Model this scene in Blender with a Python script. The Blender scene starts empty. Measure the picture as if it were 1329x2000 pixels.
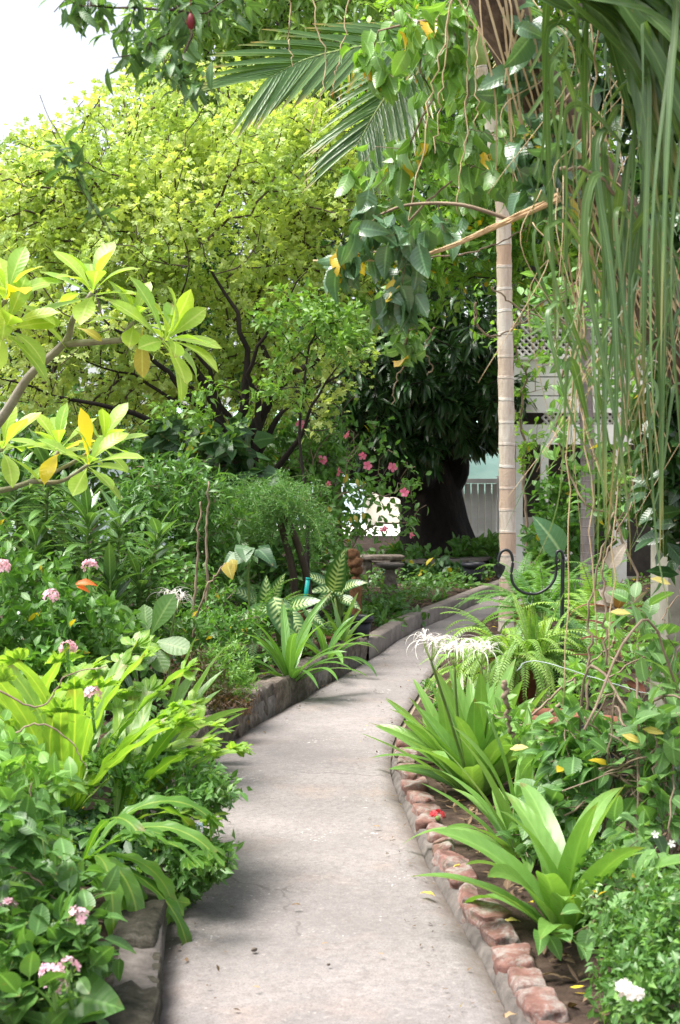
import bpy, math, random
import numpy as np
from mathutils import Vector, noise as mnoise
# ---------------------------------------------------------------- camera, sky, sun, exposure
SC = bpy.context.scene
COL = SC.collection
PITCH = math.atan(100 / 2800.0)
CAMZ = 1.6
cam_data = bpy.data.cameras.new('camera')
cam_data.sensor_fit = 'VERTICAL'; cam_data.sensor_height = 24.0; cam_data.sensor_width = 24.0
cam_data.lens = 33.6; cam_data.clip_start = 0.05; cam_data.clip_end = 1500
cam_data.dof.use_dof = True; cam_data.dof.focus_distance = 9.0; cam_data.dof.aperture_fstop = 4.5
cam = bpy.data.objects.new('camera', cam_data); COL.objects.link(cam)
cam.location = (0, 0, CAMZ); cam.rotation_euler = (math.pi / 2 - PITCH, 0, 0)
SC.camera = cam
SUN_EL, SUN_AZ = math.radians(67), math.radians(-105)      # azimuth from +Y, negative = left
world = bpy.data.worlds.new('World'); SC.world = world; world.use_nodes = True
wn, wl = world.node_tree.nodes, world.node_tree.links
bg = wn['Background']
sky = wn.new('ShaderNodeTexSky'); sky.sky_type = 'NISHITA'; sky.sun_disc = False
sky.sun_elevation = SUN_EL; sky.sun_rotation = SUN_AZ; sky.dust_density = 3.0; sky.air_density = 1.0
hs = wn.new('ShaderNodeHueSaturation'); hs.inputs['Saturation'].default_value = 0.35
wl.new(sky.outputs[0], hs.inputs['Color']); wl.new(hs.outputs[0], bg.inputs['Color'])
bg.inputs['Strength'].default_value = 0.135
sl = bpy.data.lights.new('sun', 'SUN'); sl.energy = 3.4; sl.angle = math.radians(34); sl.color = (1, .96, .88)
sun = bpy.data.objects.new('sun', sl); COL.objects.link(sun)
sd = Vector((math.sin(SUN_AZ) * math.cos(SUN_EL), math.cos(SUN_AZ) * math.cos(SUN_EL), math.sin(SUN_EL)))
sun.rotation_euler = sd.to_track_quat('Z', 'Y').to_euler()
SC.view_settings.view_transform = 'Standard'; SC.view_settings.look = 'None'
SC.view_settings.gamma = 1; SC.view_settings.exposure = 1.3
SC.cycles.max_bounces = 7; SC.cycles.diffuse_bounces = 4; SC.cycles.transmission_bounces = 5
SC.cycles.use_denoising = True
# ---------------------------------------------------------------- helpers
def A(*v): return np.array(v, dtype=float)
def P(px, py, Y):
    """point at distance Y whose direction is that of photo pixel (px, py)"""
    dx, dy = (px - 664.5) / 2800, -(py - 1000) / 2800
    d = A(dx, math.cos(PITCH) + dy * math.sin(PITCH), -math.sin(PITCH) + dy * math.cos(PITCH))
    return A(0, 0, CAMZ) + d * (Y / d[1])
def G(px, py, z=0.0):
    a = P(px, py, 1.0); d = a - A(0, 0, CAMZ)
    return A(0, 0, CAMZ) + d * ((z - CAMZ) / d[2])
def nrm(v):
    v = np.asarray(v, dtype=float); n = np.linalg.norm(v, axis=-1, keepdims=True); n[n < 1e-9] = 1
    return v / n
def spline(ctrl, n=24):
    c = np.array(ctrl, dtype=float)
    if len(c) == 2: return c[0] + (c[1] - c[0]) * np.linspace(0, 1, n)[:, None]
    c = np.vstack([2 * c[0] - c[1], c, 2 * c[-1] - c[-2]]); out = []
    seg = len(c) - 3
    for t in np.linspace(0, seg - 1e-6, n):
        i = int(t); u = t - i; a, b, d, e = c[i:i + 4]
        out.append(.5 * (2 * b + (d - a) * u + (2 * a - 5 * b + 4 * d - e) * u * u + (3 * b - a - 3 * d + e) * u ** 3))
    return np.array(out)
def tag(o, label=None, cat=None, group=None, kind=None):
    for k, v in (('label', label), ('category', cat), ('group', group), ('kind', kind)):
        if v: o[k] = v
    return o
def thing(name, label, cat, loc=(0, 0, 0), group=None):
    o = bpy.data.objects.new(name, None); COL.objects.link(o); o.empty_display_size = .1
    o.location = tuple(loc); return tag(o, label, cat, group)
class MB:
    def __init__(s): s.v = []; s.q = []; s.t = []; s.a = []; s.n = 0
    def add(s, v, q=None, t=None, a=None):
        v = np.asarray(v, dtype=float).reshape(-1, 3)
        if q is not None and len(q): s.q.append(np.asarray(q, dtype=np.int64).reshape(-1, 4) + s.n)
        if t is not None and len(t): s.t.append(np.asarray(t, dtype=np.int64).reshape(-1, 3) + s.n)
        if a is None: a = np.zeros((len(v), 3)); a[:, 2] = .5
        s.v.append(v); s.a.append(np.asarray(a, dtype=float).reshape(-1, 3)); s.n += len(v); return s
    def build(s, name, mat, parent=None, smooth=True):
        me = bpy.data.meshes.new(name)
        v = np.vstack(s.v); a = np.vstack(s.a)
        if parent is not None:
            v = v - np.array(parent_loc(parent))
        q = np.vstack(s.q) if s.q else np.zeros((0, 4), int); t = np.vstack(s.t) if s.t else np.zeros((0, 3), int)
        me.vertices.add(len(v)); me.vertices.foreach_set('co', v.astype(np.float32).ravel())
        nl = len(q) * 4 + len(t) * 3
        me.loops.add(nl); me.polygons.add(len(q) + len(t))
        me.loops.foreach_set('vertex_index', np.concatenate([q.ravel(), t.ravel()]).astype(np.int32))
        st = np.concatenate([np.arange(len(q)) * 4, len(q) * 4 + np.arange(len(t)) * 3]).astype(np.int32)
        me.polygons.foreach_set('loop_start', st)
        if smooth: me.polygons.foreach_set('use_smooth', np.ones(len(st), bool))
        at = me.attributes.new('lf', 'FLOAT_VECTOR', 'POINT'); at.data.foreach_set('vector', a.astype(np.float32).ravel())
        me.update(calc_edges=True); me.validate()
        me.materials.append(mat)
        o = bpy.data.objects.new(name, me); COL.objects.link(o)
        if parent is not None: o.parent = parent
        return o
def parent_loc(p):
    x = np.array(p.location, dtype=float)
    while p.parent: p = p.parent; x = x + np.array(p.location)
    return x
# ---- leaf templates: (verts, quads, tris, attr) lying along +X, blade in XY, up +Z
PROF = {
 'lance': lambda t: np.sin(np.pi * np.clip(t, 0, 1) ** .85) ** .9,
 'oval': lambda t: np.sqrt(np.clip(np.sin(np.pi * t ** .8), 0, 1)),
 'ovate': lambda t: np.clip(np.sin(np.pi * t ** .62), 0, 1) ** .8,
 'obov': lambda t: np.clip(np.sin(np.pi * t ** 1.7), 0, 1) ** .75,
 'strap': lambda t: np.clip(np.minimum(t * 8 + .35, 1) * (1 - t ** 5), 0, 1),
 'heart': lambda t: np.clip(np.sin(np.pi * t ** .45), 0, 1) ** .7,
}
def leaf_t(prof='oval', w=.4, n=4, droop=.4, fold=.25, stalk=0.0, wave=0.0):
    t = np.linspace(0, 1, n + 1); th = -droop * (t - .15)
    dx, dz = np.cos(th), np.sin(th)
    x = np.concatenate([[0], np.cumsum((dx[1:] + dx[:-1]) / 2 / n)]); z = np.concatenate([[0], np.cumsum((dz[1:] + dz[:-1]) / 2 / n)])
    hw = w / 2 * PROF[prof](t); hw[0] = max(hw[0], .015); hw[-1] = .004
    V = []; At = []
    for i in range(n + 1):
        for sgn in (-1, 0, 1):
            zz = z[i] + abs(sgn) * hw[i] * fold + (wave * w * math.sin(i * 2.1 + sgn) * abs(sgn))
            V.append((x[i] * (1 - stalk) + stalk, sgn * hw[i], zz)); At.append((t[i], sgn))
    Q = []
    for i in range(n):
        for j in range(2):
            a = i * 3 + j; Q.append((a, a + 3, a + 4, a + 1))
    V = np.array(V)
    if stalk > 0:
        V = np.vstack([V, [(0, .012 * 1, 0), (0, -.012, 0), (stalk, -.012, 0), (stalk, .012, 0)]])
        At += [(.5, 0)] * 4; k = len(V) - 4; Q.append((k, k + 1, k + 2, k + 3))
    return (V, np.array(Q), np.zeros((0, 3), int), np.array(At, float))
def tiny_t(w=.5, fold=.25, droop=.15, mid=.5):
    V = np.array([(0, 0, 0), (mid, -w / 2, fold * w / 2), (1, 0, -droop), (mid, w / 2, fold * w / 2)])
    return (V, np.zeros((0, 4), int), np.array([(0, 1, 2), (0, 2, 3)]), np.array([(0, 0), (.5, -1), (1, 0), (.5, 1)], float))
def sprig_t(n, spread, w, rng, prof=None):
    """one compound leaf: n leaflets fanned from a short stalk"""
    V, T, At = [], [], []; k = 0
    for i in range(n):
        a = (i - (n - 1) / 2) * spread; b = rng.normal() * .25; s = .62 * (1 - .25 * abs(i - (n - 1) / 2) / n * 2); v, _, t, at = tiny_t(w, .25, .1, .6)
        v = v * s; c, sn = math.cos(a), math.sin(a); v = v @ np.array([(c, sn, 0), (-sn, c, 0), (0, 0, 1)]); v[:, 2] += v[:, 0] * b * .4; v[:, 0] += .32; V.append(v); T.append(t + k); At.append(at); k += len(v)
    V.append(np.array([(0, .012, 0), (0, -.012, 0), (.34, 0, 0)])); T.append(np.array([(0, 1, 2)]) + k); At.append(np.array([(0, 0)] * 3, float))
    return (np.vstack(V), np.zeros((0, 4), int), np.vstack(T), np.vstack(At))
def place(mb, tm, Ps, D, U, S, rnd, wscale=None):
    V, Q, T, At = tm; N = len(Ps)
    if N == 0: return
    X = nrm(D); Y = np.cross(U, X); bad = np.linalg.norm(Y, axis=1) < 1e-3
    if bad.any(): Y[bad] = np.cross(A(1, 0.1, 0), X[bad])
    Y = nrm(Y); Z = np.cross(X, Y); S = np.broadcast_to(np.asarray(S, float), (N,))
    W = S if wscale is None else S * wscale
    pts = Ps[:, None, :] + (V[None, :, 0:1] * X[:, None, :] + V[None, :, 2:3] * Z[:, None, :]) * S[:, None, None] + V[None, :, 1:2] * Y[:, None, :] * W[:, None, None]
    k = len(V); off = (np.arange(N) * k)[:, None, None]
    at = np.empty((N, k, 3)); at[:, :, :2] = At[None]; at[:, :, 2] = np.asarray(rnd)[:, None]
    mb.add(pts.reshape(-1, 3), (Q[None] + off).reshape(-1, 4) if len(Q) else None, (T[None] + off).reshape(-1, 3) if len(T) else None, at.reshape(-1, 3))
def rdir(rng, n): return nrm(rng.normal(size=(n, 3)))
def tube(mb, pts, rad, sides=6, rnd=.5, cap=True):
    pts = np.asarray(pts, float); n = len(pts)
    rad = np.broadcast_to(np.asarray(rad, float), (n,))
    T = nrm(np.gradient(pts, axis=0)); m = nrm(T.mean(axis=0, keepdims=True))[0]
    ref = A(0, 0, 1) if abs(m[2]) < .8 else A(1, 0, 0)
    N1 = nrm(np.cross(T, ref)); N2 = np.cross(T, N1)
    ang = np.linspace(0, 2 * np.pi, sides, endpoint=False)
    ring = pts[:, None] + rad[:, None, None] * (np.cos(ang)[None, :, None] * N1[:, None] + np.sin(ang)[None, :, None] * N2[:, None])
    i = np.arange(n - 1)[:, None] * sides; j = np.arange(sides)[None]; j2 = (j + 1) % sides
    Q = np.stack([i + j, i + j2, i + sides + j2, i + sides + j], -1).reshape(-1, 4)
    L = np.concatenate([[0], np.cumsum(np.linalg.norm(np.diff(pts, axis=0), axis=1))])
    at = np.zeros((n, sides, 3)); at[..., 0] = L[:, None]; at[..., 1] = np.cos(ang)[None]; at[..., 2] = rnd
    v = ring.reshape(-1, 3); a = at.reshape(-1, 3); t = []
    if cap:
        v = np.vstack([v, pts[0], pts[-1]]); a = np.vstack([a, (0, 0, rnd), (L[-1], 0, rnd)]); k = n * sides
        for s in range(sides):
            t.append((k, (s + 1) % sides, s)); t.append((k + 1, (n - 1) * sides + s, (n - 1) * sides + (s + 1) % sides))
    mb.add(v, Q, t, a)
def ribbon(mb, pts, width, normal=(0, 0, 1), cols=2, fold=.2, ruffle=0, rnd=.5, rf=9, ph=0, twist=0):
    """blade along pts; width = full width per point; normal = hint of the upper side"""
    pts = np.asarray(pts, float); n = len(pts); T = nrm(np.gradient(pts, axis=0))
    nn = np.broadcast_to(np.asarray(normal, float), (n, 3)); S = nrm(np.cross(nn, T)); N = np.cross(T, S)
    if twist:
        a = np.linspace(0, twist, n)[:, None]; S, N = S * np.cos(a) + N * np.sin(a), N * np.cos(a) - S * np.sin(a)
    u = np.linspace(-1, 1, cols + 1); w = np.asarray(width, float) / 2; t = np.linspace(0, 1, n)
    v = np.empty((n, cols + 1, 3)); at = np.empty((n, cols + 1, 3))
    for j, s in enumerate(u):
        off = fold * abs(s) * w + (ruffle * w * abs(s) * np.sin(rf * t * 2 * np.pi + ph + (1.7 if s > 0 else 0)))
        v[:, j] = pts + S * (s * w)[:, None] + N * off[:, None]; at[:, j, 0] = t; at[:, j, 1] = s; at[:, j, 2] = rnd
    c = cols + 1; i = np.arange(n - 1)[:, None] * c; j = np.arange(cols)[None]
    mb.add(v.reshape(-1, 3), np.stack([i + j, i + c + j, i + c + j + 1, i + j + 1], -1).reshape(-1, 4), None, at.reshape(-1, 3))
def arc(base, az, el, length, droop, n=12, side=0.0):
    """arching line: starts at elevation el, bends down by droop radians in all"""
    p = np.array(base, float); out = [p.copy()]
    for i in range(n):
        t = (i + .5) / n; e = el - droop * t ** 1.3; a = az + side * t
        p = p + A(math.cos(a) * math.cos(e), math.sin(a) * math.cos(e), math.sin(e)) * length / n; out.append(p.copy())
    return np.array(out)
# ---- branching skeletons
def grow(trunk, targets, rng, step=.3, jit=.05, rise=.15, bal=.3):
    M = len(trunk) + sum(2 + int(1) for _ in targets) * 14
    pos = np.zeros((M, 3)); par = np.full(M, -1); plen = np.zeros(M); n = 0
    for i, p in enumerate(trunk):
        pos[n] = p; par[n] = n - 1; plen[n] = 0; n += 1
    nt = n; tips = []
    start = max(0, int(nt * .45))
    order = np.argsort(np.linalg.norm(targets - trunk[-1], axis=1))
    for T in targets[order]:
        d = np.linalg.norm(pos[start:n] - T, axis=1) + bal * plen[start:n]; i = int(np.argmin(d)) + start
        dist = np.linalg.norm(pos[i] - T)
        if dist < 1e-3: continue
        m = min(12, int(dist / step) + 1); ctrl = (pos[i] + T) / 2 + A(0, 0, rise * dist) + rng.normal(size=3) * dist * .12
        a = pos[i].copy(); p = i
        for k in range(1, m + 1):
            t = k / m; q = (1 - t) ** 2 * a + 2 * t * (1 - t) * ctrl + t * t * T
            if k < m: q = q + rng.normal(size=3) * jit
            pos[n] = q; par[n] = p; plen[n] = plen[p] + np.linalg.norm(q - pos[p]); p = n; n += 1
        tips.append(p)
    return pos[:n], par[:n], np.array(tips), nt
def skeleton_mesh(mb, pos, par, nt, r_tip, trunk_r=None, power=.5, sides=5, rmax=None):
    n = len(pos); cnt = np.zeros(n); haschild = np.zeros(n, bool)
    haschild[par[par >= 0]] = True; cnt[~haschild] = 1
    for i in range(n - 1, 0, -1): cnt[par[i]] += cnt[i]
    r = r_tip * cnt ** power
    if rmax: r = np.minimum(r, rmax)
    if trunk_r is not None: r[:nt] = trunk_r[:nt]
    main = np.full(n, -1)
    for i in range(1, n):
        p = par[i]
        if p >= 0 and (main[p] < 0 or cnt[i] > cnt[main[p]] or (i < nt)):
            if not (p < nt - 1 and i >= nt): main[p] = i
    heads = [0] + [i for i in range(1, n) if par[i] >= 0 and main[par[i]] != i] + [i for i in range(1, n) if par[i] < 0]
    for h in heads:
        ch = [h]
        while main[ch[-1]] >= 0: ch.append(main[ch[-1]])
        pts = pos[ch]; rr = r[ch].copy()
        if par[h] >= 0:
            pts = np.vstack([pos[par[h]], pts]); rr = np.concatenate([[min(r[par[h]], rr[0] * 1.25)], rr])
        if len(pts) >= 2: tube(mb, pts, rr, 8 if rr[0] > .03 else (sides if rr[0] > .006 else 3), cap=False)
    return r
def in_blobs(rng, blobs, n, shell=.5, clump=0.0, cs=1.0):
    """n points in a union of ellipsoids (centre, radii, weight)"""
    w = np.array([b[2] for b in blobs], float); out = []
    while len(out) < n:
        b = blobs[rng.choice(len(blobs), p=w / w.sum())]
        d = rdir(rng, 1)[0]; r = rng.random() ** (1 / 3); r = max(r, shell * rng.random() + (1 - .5)) if rng.random() < shell else r
        p = np.array(b[0]) + d * min(r, 1) * np.array(b[1])
        if clump and mnoise.noise(Vector(p * cs)) < clump - .5 * rng.random(): continue
        out.append(p)
    return np.array(out)
def leaves_on(mb, tm, pos, par, tips, rng, k, size, sv=.3, spread=.9, back=.12, up=.5, droop=0.0, yfrac=None, center=None, out=.3, whorl=False):
    """k leaves round each tip, set back along its twig"""
    tms = tm if isinstance(tm, list) else [tm]
    tp = pos[tips]; pp = pos[par[tips]]; ax = nrm(tp - pp); N = len(tips)
    idx = np.repeat(np.arange(N), k); n = len(idx)
    if n == 0: return
    D = rdir(rng, n) * spread + ax[idx] * .55 + A(0, 0, -droop)
    if whorl:
        j = np.tile(np.arange(k), N); az = j * 2.4 + rng.random(N)[idx] * 6.28
        t1 = nrm(np.cross(ax, A(.3, .2, 1))); t2 = np.cross(ax, t1)
        el = rng.uniform(.0, 1.0, n) ** 1.2
        D = (np.cos(az)[:, None] * t1[idx] + np.sin(az)[:, None] * t2[idx]) * spread + ax[idx] * el[:, None] + A(0, 0, -droop)
    if center is not None: D = D + out * nrm(tp[idx] - np.array(center))
    base = tp[idx] - ax[idx] * (rng.random(n) * back)[:, None] + rng.normal(size=(n, 3)) * back * .18
    S = size * (1 + sv * rng.uniform(-1, 1, n)); U = rdir(rng, n) * (1 - up) + A(0, 0, 1) * up
    r = np.clip(rng.random(N)[idx] * .45 + rng.random(n) * .55, 0, 1)
    w = rng.integers(0, len(tms), n)
    for q in range(len(tms)):
        m = w == q; place(mb, tms[q], base[m], D[m], U[m], S[m], r[m])
# ---------------------------------------------------------------- materials
def nt_new(name):
    m = bpy.data.materials.new(name); m.use_nodes = True; nt = m.node_tree
    for n in list(nt.nodes): nt.nodes.remove(n)
    out = nt.nodes.new('ShaderNodeOutputMaterial'); return m, nt, out
def N_(nt, t, **kw):
    n = nt.nodes.new(t)
    for k, v in kw.items():
        if k in n.inputs.keys(): n.inputs[k].default_value = v
        else: setattr(n, k, v)
    return n
def mathn(nt, op, a, b=None, c=None):
    n = nt.nodes.new('ShaderNodeMath'); n.operation = op
    for i, x in enumerate((a, b, c)):
        if x is None: continue
        if isinstance(x, (int, float)): n.inputs[i].default_value = x
        else: nt.links.new(x, n.inputs[i])
    return n.outputs[0]
def mix(nt, f, a, b, blend='MIX'):
    n = nt.nodes.new('ShaderNodeMix'); n.data_type = 'RGBA'; n.blend_type = blend
    for i, x in ((0, f), (6, a), (7, b)):
        if isinstance(x, (int, float)): n.inputs[i].default_value = x
        elif isinstance(x, tuple): n.inputs[i].default_value = (*x, 1) if len(x) == 3 else x
        else: nt.links.new(x, n.inputs[i])
    return n.outputs[2]
def noise(nt, scale, detail=4, rough=.6, vec=None, dist=0):
    n = N_(nt, 'ShaderNodeTexNoise', Scale=scale, Detail=detail, Roughness=rough, Distortion=dist)
    if vec is None: tc = nt.nodes.new('ShaderNodeNewGeometry'); vec = tc.outputs['Position']
    nt.links.new(vec, n.inputs['Vector']); return n.outputs['Fac']
def ramp(nt, f, stops):
    r = nt.nodes.new('ShaderNodeValToRGB'); el = r.color_ramp.elements
    while len(el) < len(stops): el.new(.5)
    for e, (p, c) in zip(el, stops): e.position = p; e.color = (*c, 1) if len(c) == 3 else c
    nt.links.new(f, r.inputs[0]); return r.outputs[0]
def mapr(nt, f, a, b, c=0., d=1.):
    m = N_(nt, 'ShaderNodeMapRange'); m.inputs[1].default_value = a; m.inputs[2].default_value = b
    m.inputs[3].default_value = c; m.inputs[4].default_value = d; nt.links.new(f, m.inputs[0]); return m.outputs[0]
def mat_leaf(name, ca, cb, cc=None, yellow=0.0, ycol=(.55, .42, .03), trans=.38, rib=.35, rough=.42, ribcol=None, spec=.4, vari=None, glow=(1.25, 1.2, .45), tipcol=None, tipf=.5):
    m, nt, out = nt_new(name); L = nt.links
    at = N_(nt, 'ShaderNodeAttribute', attribute_name='lf'); sp = N_(nt, 'ShaderNodeSeparateXYZ'); L.new(at.outputs['Vector'], sp.inputs[0])
    u, v, r = sp.outputs
    def ds(c, k=.07): l = .25 * c[0] + .65 * c[1] + .1 * c[2]; return tuple(x + (l - x) * k for x in c)
    green = ca[1] > ca[0] * 1.15 and ca[1] > ca[2]
    if green: ca, cb = ds(ca), ds(cb); cc = ds(cc) if cc else None; trans *= .82; spec *= 1.35; glow = (1.2, 1.2, .5)
    c = mix(nt, r, ca, cb)
    if cc: c = mix(nt, mapr(nt, noise(nt, 1.7, 2), .42, .62), c, cc)
    c = mix(nt, mapr(nt, noise(nt, 22, 3), .35, .7, 0, .35), c, mix(nt, 1.0, c, (.62, .68, .5), 'MULTIPLY'))
    if green: c = mix(nt, mapr(nt, noise(nt, 55, 4, .7), .62, .72, 0, .55), c, (.20, .17, .05))
    if green: c = mix(nt, mathn(nt, 'MULTIPLY', mapr(nt, u, .86, .98), mapr(nt, noise(nt, 9, 2), .5, .62, 0, .8)), c, (.22, .15, .06))
    av = mathn(nt, 'ABSOLUTE', v)
    if rib:
        f = mapr(nt, av, .03, .16, rib, 0.); c = mix(nt, f, c, ribcol or tuple(min(1, x * 2.2 + .06) for x in cb))
    # lateral veins
    ve = mathn(nt, 'SINE', mathn(nt, 'ADD', mathn(nt, 'MULTIPLY', u, 62.), mathn(nt, 'MULTIPLY', av, -9.)))
    if vari:
        n2 = noise(nt, 60, 3)
        f = mathn(nt, 'MULTIPLY', mapr(nt, ve, -.5, .7), mapr(nt, mathn(nt, 'ADD', av, mathn(nt, 'MULTIPLY', n2, .3)), .55, .95, 1., 0.))
        c = mix(nt, f, c, vari)
    else:
        c = mix(nt, mapr(nt, ve, .75, 1., 0., .08), c, ribcol or tuple(min(1, x * 2 + .05) for x in cb))
    if tipcol: c = mix(nt, mathn(nt, 'MULTIPLY', mapr(nt, u, tipf, 1.), mapr(nt, noise(nt, 4, 2), .4, .6)), c, tipcol)
    if yellow:
        rr = mathn(nt, 'FRACT', mathn(nt, 'MULTIPLY', r, 17.31)); c = mix(nt, mathn(nt, 'GREATER_THAN', rr, 1 - yellow), c, ycol)
    b = N_(nt, 'ShaderNodeBsdfPrincipled', Roughness=rough); b.inputs['Specular IOR Level'].default_value = spec
    L.new(c, b.inputs['Base Color'])
    bm = N_(nt, 'ShaderNodeBump', Strength=.12, Distance=.003); L.new(mathn(nt, 'ADD', ve, mathn(nt, 'MULTIPLY', mapr(nt, av, 0., .12), 2.)), bm.inputs['Height']); L.new(bm.outputs[0], b.inputs['Normal'])
    tb = N_(nt, 'ShaderNodeBsdfTranslucent'); L.new(mix(nt, 1.0, c, glow, 'MULTIPLY'), tb.inputs['Color'])
    tc2 = mix(nt, 1.0, c, tuple(x * 1.5 for x in glow), 'MULTIPLY'); L.new(tc2, tb.inputs['Color'])
    mx = N_(nt, 'ShaderNodeMixShader'); mx.inputs[0].default_value = trans
    L.new(b.outputs[0], mx.inputs[1]); L.new(tb.outputs[0], mx.inputs[2]); L.new(mx.outputs[0], out.inputs[0]); return m
def mat_solid(name, stops, scale=6, rough=.75, bump=.3, bd=.01, detail=6, stretch=None, spec=.3, metallic=0.0, rnd=0.0):
    m, nt, out = nt_new(name); L = nt.links
    tc = nt.nodes.new('ShaderNodeTexCoord'); vec = tc.outputs['Object']
    if stretch:
        mp = N_(nt, 'ShaderNodeMapping'); mp.inputs['Scale'].default_value = stretch; L.new(vec, mp.inputs[0]); vec = mp.outputs[0]
    f = noise(nt, scale, detail, .65, vec); c = ramp(nt, f, stops)
    if rnd:
        at = N_(nt, 'ShaderNodeObjectInfo'); c = mix(nt, 1.0, c, mix(nt, at.outputs['Random'], tuple([1 - rnd] * 3), (1.15, 1.1, 1.1)), 'MULTIPLY')
    b = N_(nt, 'ShaderNodeBsdfPrincipled', Roughness=rough, Metallic=metallic); b.inputs['Specular IOR Level'].default_value = spec
    L.new(c, b.inputs['Base Color'])
    if bump:
        bm = N_(nt, 'ShaderNodeBump', Strength=bump, Distance=bd); L.new(noise(nt, scale * 4, 6, .7, vec), bm.inputs['Height']); L.new(bm.outputs[0], b.inputs['Normal'])
    L.new(b.outputs[0], out.inputs[0]); return m
M = {}
M['big_tree'] = mat_leaf('lime_leaves', (.44, .54, .14), (.58, .67, .23), (.32, .46, .12), trans=.45, rib=0, rough=.5, glow=(1.1, 1.1, .7))
M['big_tree_green'] = mat_leaf('fresh_green_leaves', (.10, .24, .035), (.20, .36, .06), trans=.42, rib=0, rough=.45)
M['mango'] = mat_leaf('mango_leaves', (.014, .05, .012), (.035, .105, .022), (.02, .065, .015), trans=.22, rib=.3, rough=.3)
M['mango_young'] = mat_leaf('young_mango_leaves', (.24, .40, .09), (.38, .54, .15), (.14, .28, .07), trans=.42, rib=.3)
M['plumeria'] = mat_leaf('plumeria_leaves', (.24, .42, .05), (.38, .52, .05), yellow=.04, ycol=(.75, .55, .03), trans=.5, rib=.55, rough=.38, ribcol=(.6, .68, .25))
M['plumeria_dark'] = mat_leaf('dark_plumeria_leaves', (.08, .20, .05), (.14, .28, .06), trans=.35, rib=.5, rough=.35, ribcol=(.35, .5, .2))
M['lance'] = mat_leaf('glossy_lance_leaves', (.045, .115, .03), (.125, .25, .06), (.065, .155, .035), trans=.3, rib=.4, rough=.25, spec=.6)
M['shrub'] = mat_leaf('shrub_leaves', (.06, .17, .025), (.13, .29, .04), (.08, .22, .03), yellow=.01, trans=.38, rib=.35)
M['shrub_light'] = mat_leaf('light_shrub_leaves', (.13, .30, .05), (.21, .40, .08), trans=.42, rib=.35)
M['near_dark'] = mat_leaf('deep_green_leaves', (.05, .14, .028), (.115, .26, .05), trans=.35, rib=.35, rough=.35)
M['nest'] = mat_leaf('crested_fern_blades', (.16, .32, .035), (.27, .44, .06), trans=.5, rib=.55, rough=.35, ribcol=(.5, .62, .12))
M['nest_dark'] = mat_leaf('old_crested_fern_blades', (.075, .20, .02), (.15, .32, .03), trans=.42, rib=.5, rough=.35, ribcol=(.4, .5, .1))
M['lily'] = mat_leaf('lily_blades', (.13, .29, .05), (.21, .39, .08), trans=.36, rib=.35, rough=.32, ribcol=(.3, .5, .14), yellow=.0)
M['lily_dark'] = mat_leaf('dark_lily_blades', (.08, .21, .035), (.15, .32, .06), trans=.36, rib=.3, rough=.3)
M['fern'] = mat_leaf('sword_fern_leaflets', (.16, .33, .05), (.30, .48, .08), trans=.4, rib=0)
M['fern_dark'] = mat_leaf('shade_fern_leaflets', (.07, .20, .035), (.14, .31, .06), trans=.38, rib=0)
M['asparagus'] = mat_leaf('asparagus_fern_needles', (.06, .18, .03), (.12, .28, .05), trans=.35, rib=0)
M['dieff'] = mat_leaf('variegated_leaves', (.03, .11, .03), (.06, .17, .035), trans=.3, rib=.5, rough=.3, ribcol=(.45, .55, .25), vari=(.48, .60, .26))
M['palm'] = mat_leaf('palm_leaflets', (.05, .13, .035), (.12, .24, .05), trans=.35, rib=.45, rough=.33, ribcol=(.35, .42, .16), tipcol=(.35, .25, .06), tipf=.8)
M['palm_yellow'] = mat_leaf('yellowing_palm_leaflets', (.42, .42, .06), (.22, .34, .05), trans=.4, rib=.4, tipcol=(.5, .13, .03), tipf=.15)
M['strap'] = mat_leaf('strap_leaves', (.075, .155, .04), (.15, .25, .07), (.055, .125, .035), trans=.34, rib=.25, rough=.38, spec=.45, tipcol=(.30, .21, .09), tipf=.84)
M['vine'] = mat_leaf('vine_leaves', (.10, .22, .06), (.18, .33, .09), (.16, .34, .04), yellow=.035, ycol=(.65, .42, .03), trans=.38, rib=.4, rough=.3, spec=.55)
M['climb'] = mat_leaf('trailing_leaves', (.12, .27, .07), (.20, .37, .11), (.09, .22, .05), yellow=.006, trans=.38, rib=.35, rough=.38)
M['vine_dark'] = mat_leaf('blue_green_vine_leaves', (.05, .13, .06), (.10, .21, .09), yellow=.03, ycol=(.6, .45, .03), trans=.3, rib=.4, rough=.28, spec=.6)
M['vine_bright'] = mat_leaf('bright_vine_leaves', (.14, .32, .03), (.26, .44, .05), (.09, .24, .04), yellow=.03, ycol=(.6, .42, .03), trans=.45, rib=.35)
M['creeper'] = mat_leaf('dark_creeper_leaves', (.03, .09, .035), (.07, .16, .05), yellow=.04, ycol=(.5, .42, .03), trans=.3, rib=.3)
M['over'] = mat_leaf('overhanging_leaves', (.045, .12, .04), (.10, .21, .055), trans=.35, rib=.3)
M['banana'] = mat_leaf('paddle_leaf', (.07, .19, .08), (.10, .24, .10), trans=.35, rib=.7, ribcol=(.4, .55, .3))
M['red_leaf'] = mat_leaf('maroon_leaves', (.10, .03, .025), (.16, .06, .04), (.06, .09, .03), trans=.3, rib=.3)
M['dead'] = mat_leaf('dead_leaves', (.22, .13, .06), (.36, .25, .15), trans=.15, rib=.3, rough=.7)
M['dead_grey'] = mat_leaf('withered_grey_leaves', (.24, .20, .17), (.36, .31, .27), trans=.15, rib=.2, rough=.8)
M['yellow_leaf'] = mat_leaf('fallen_yellow_leaves', (.48, .36, .07), (.60, .50, .16), trans=.25, rib=.3)
M['orange_leaf'] = mat_leaf('orange_leaf_skin', (.65, .12, .03), (.75, .2, .05), trans=.35, rib=.3)
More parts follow.
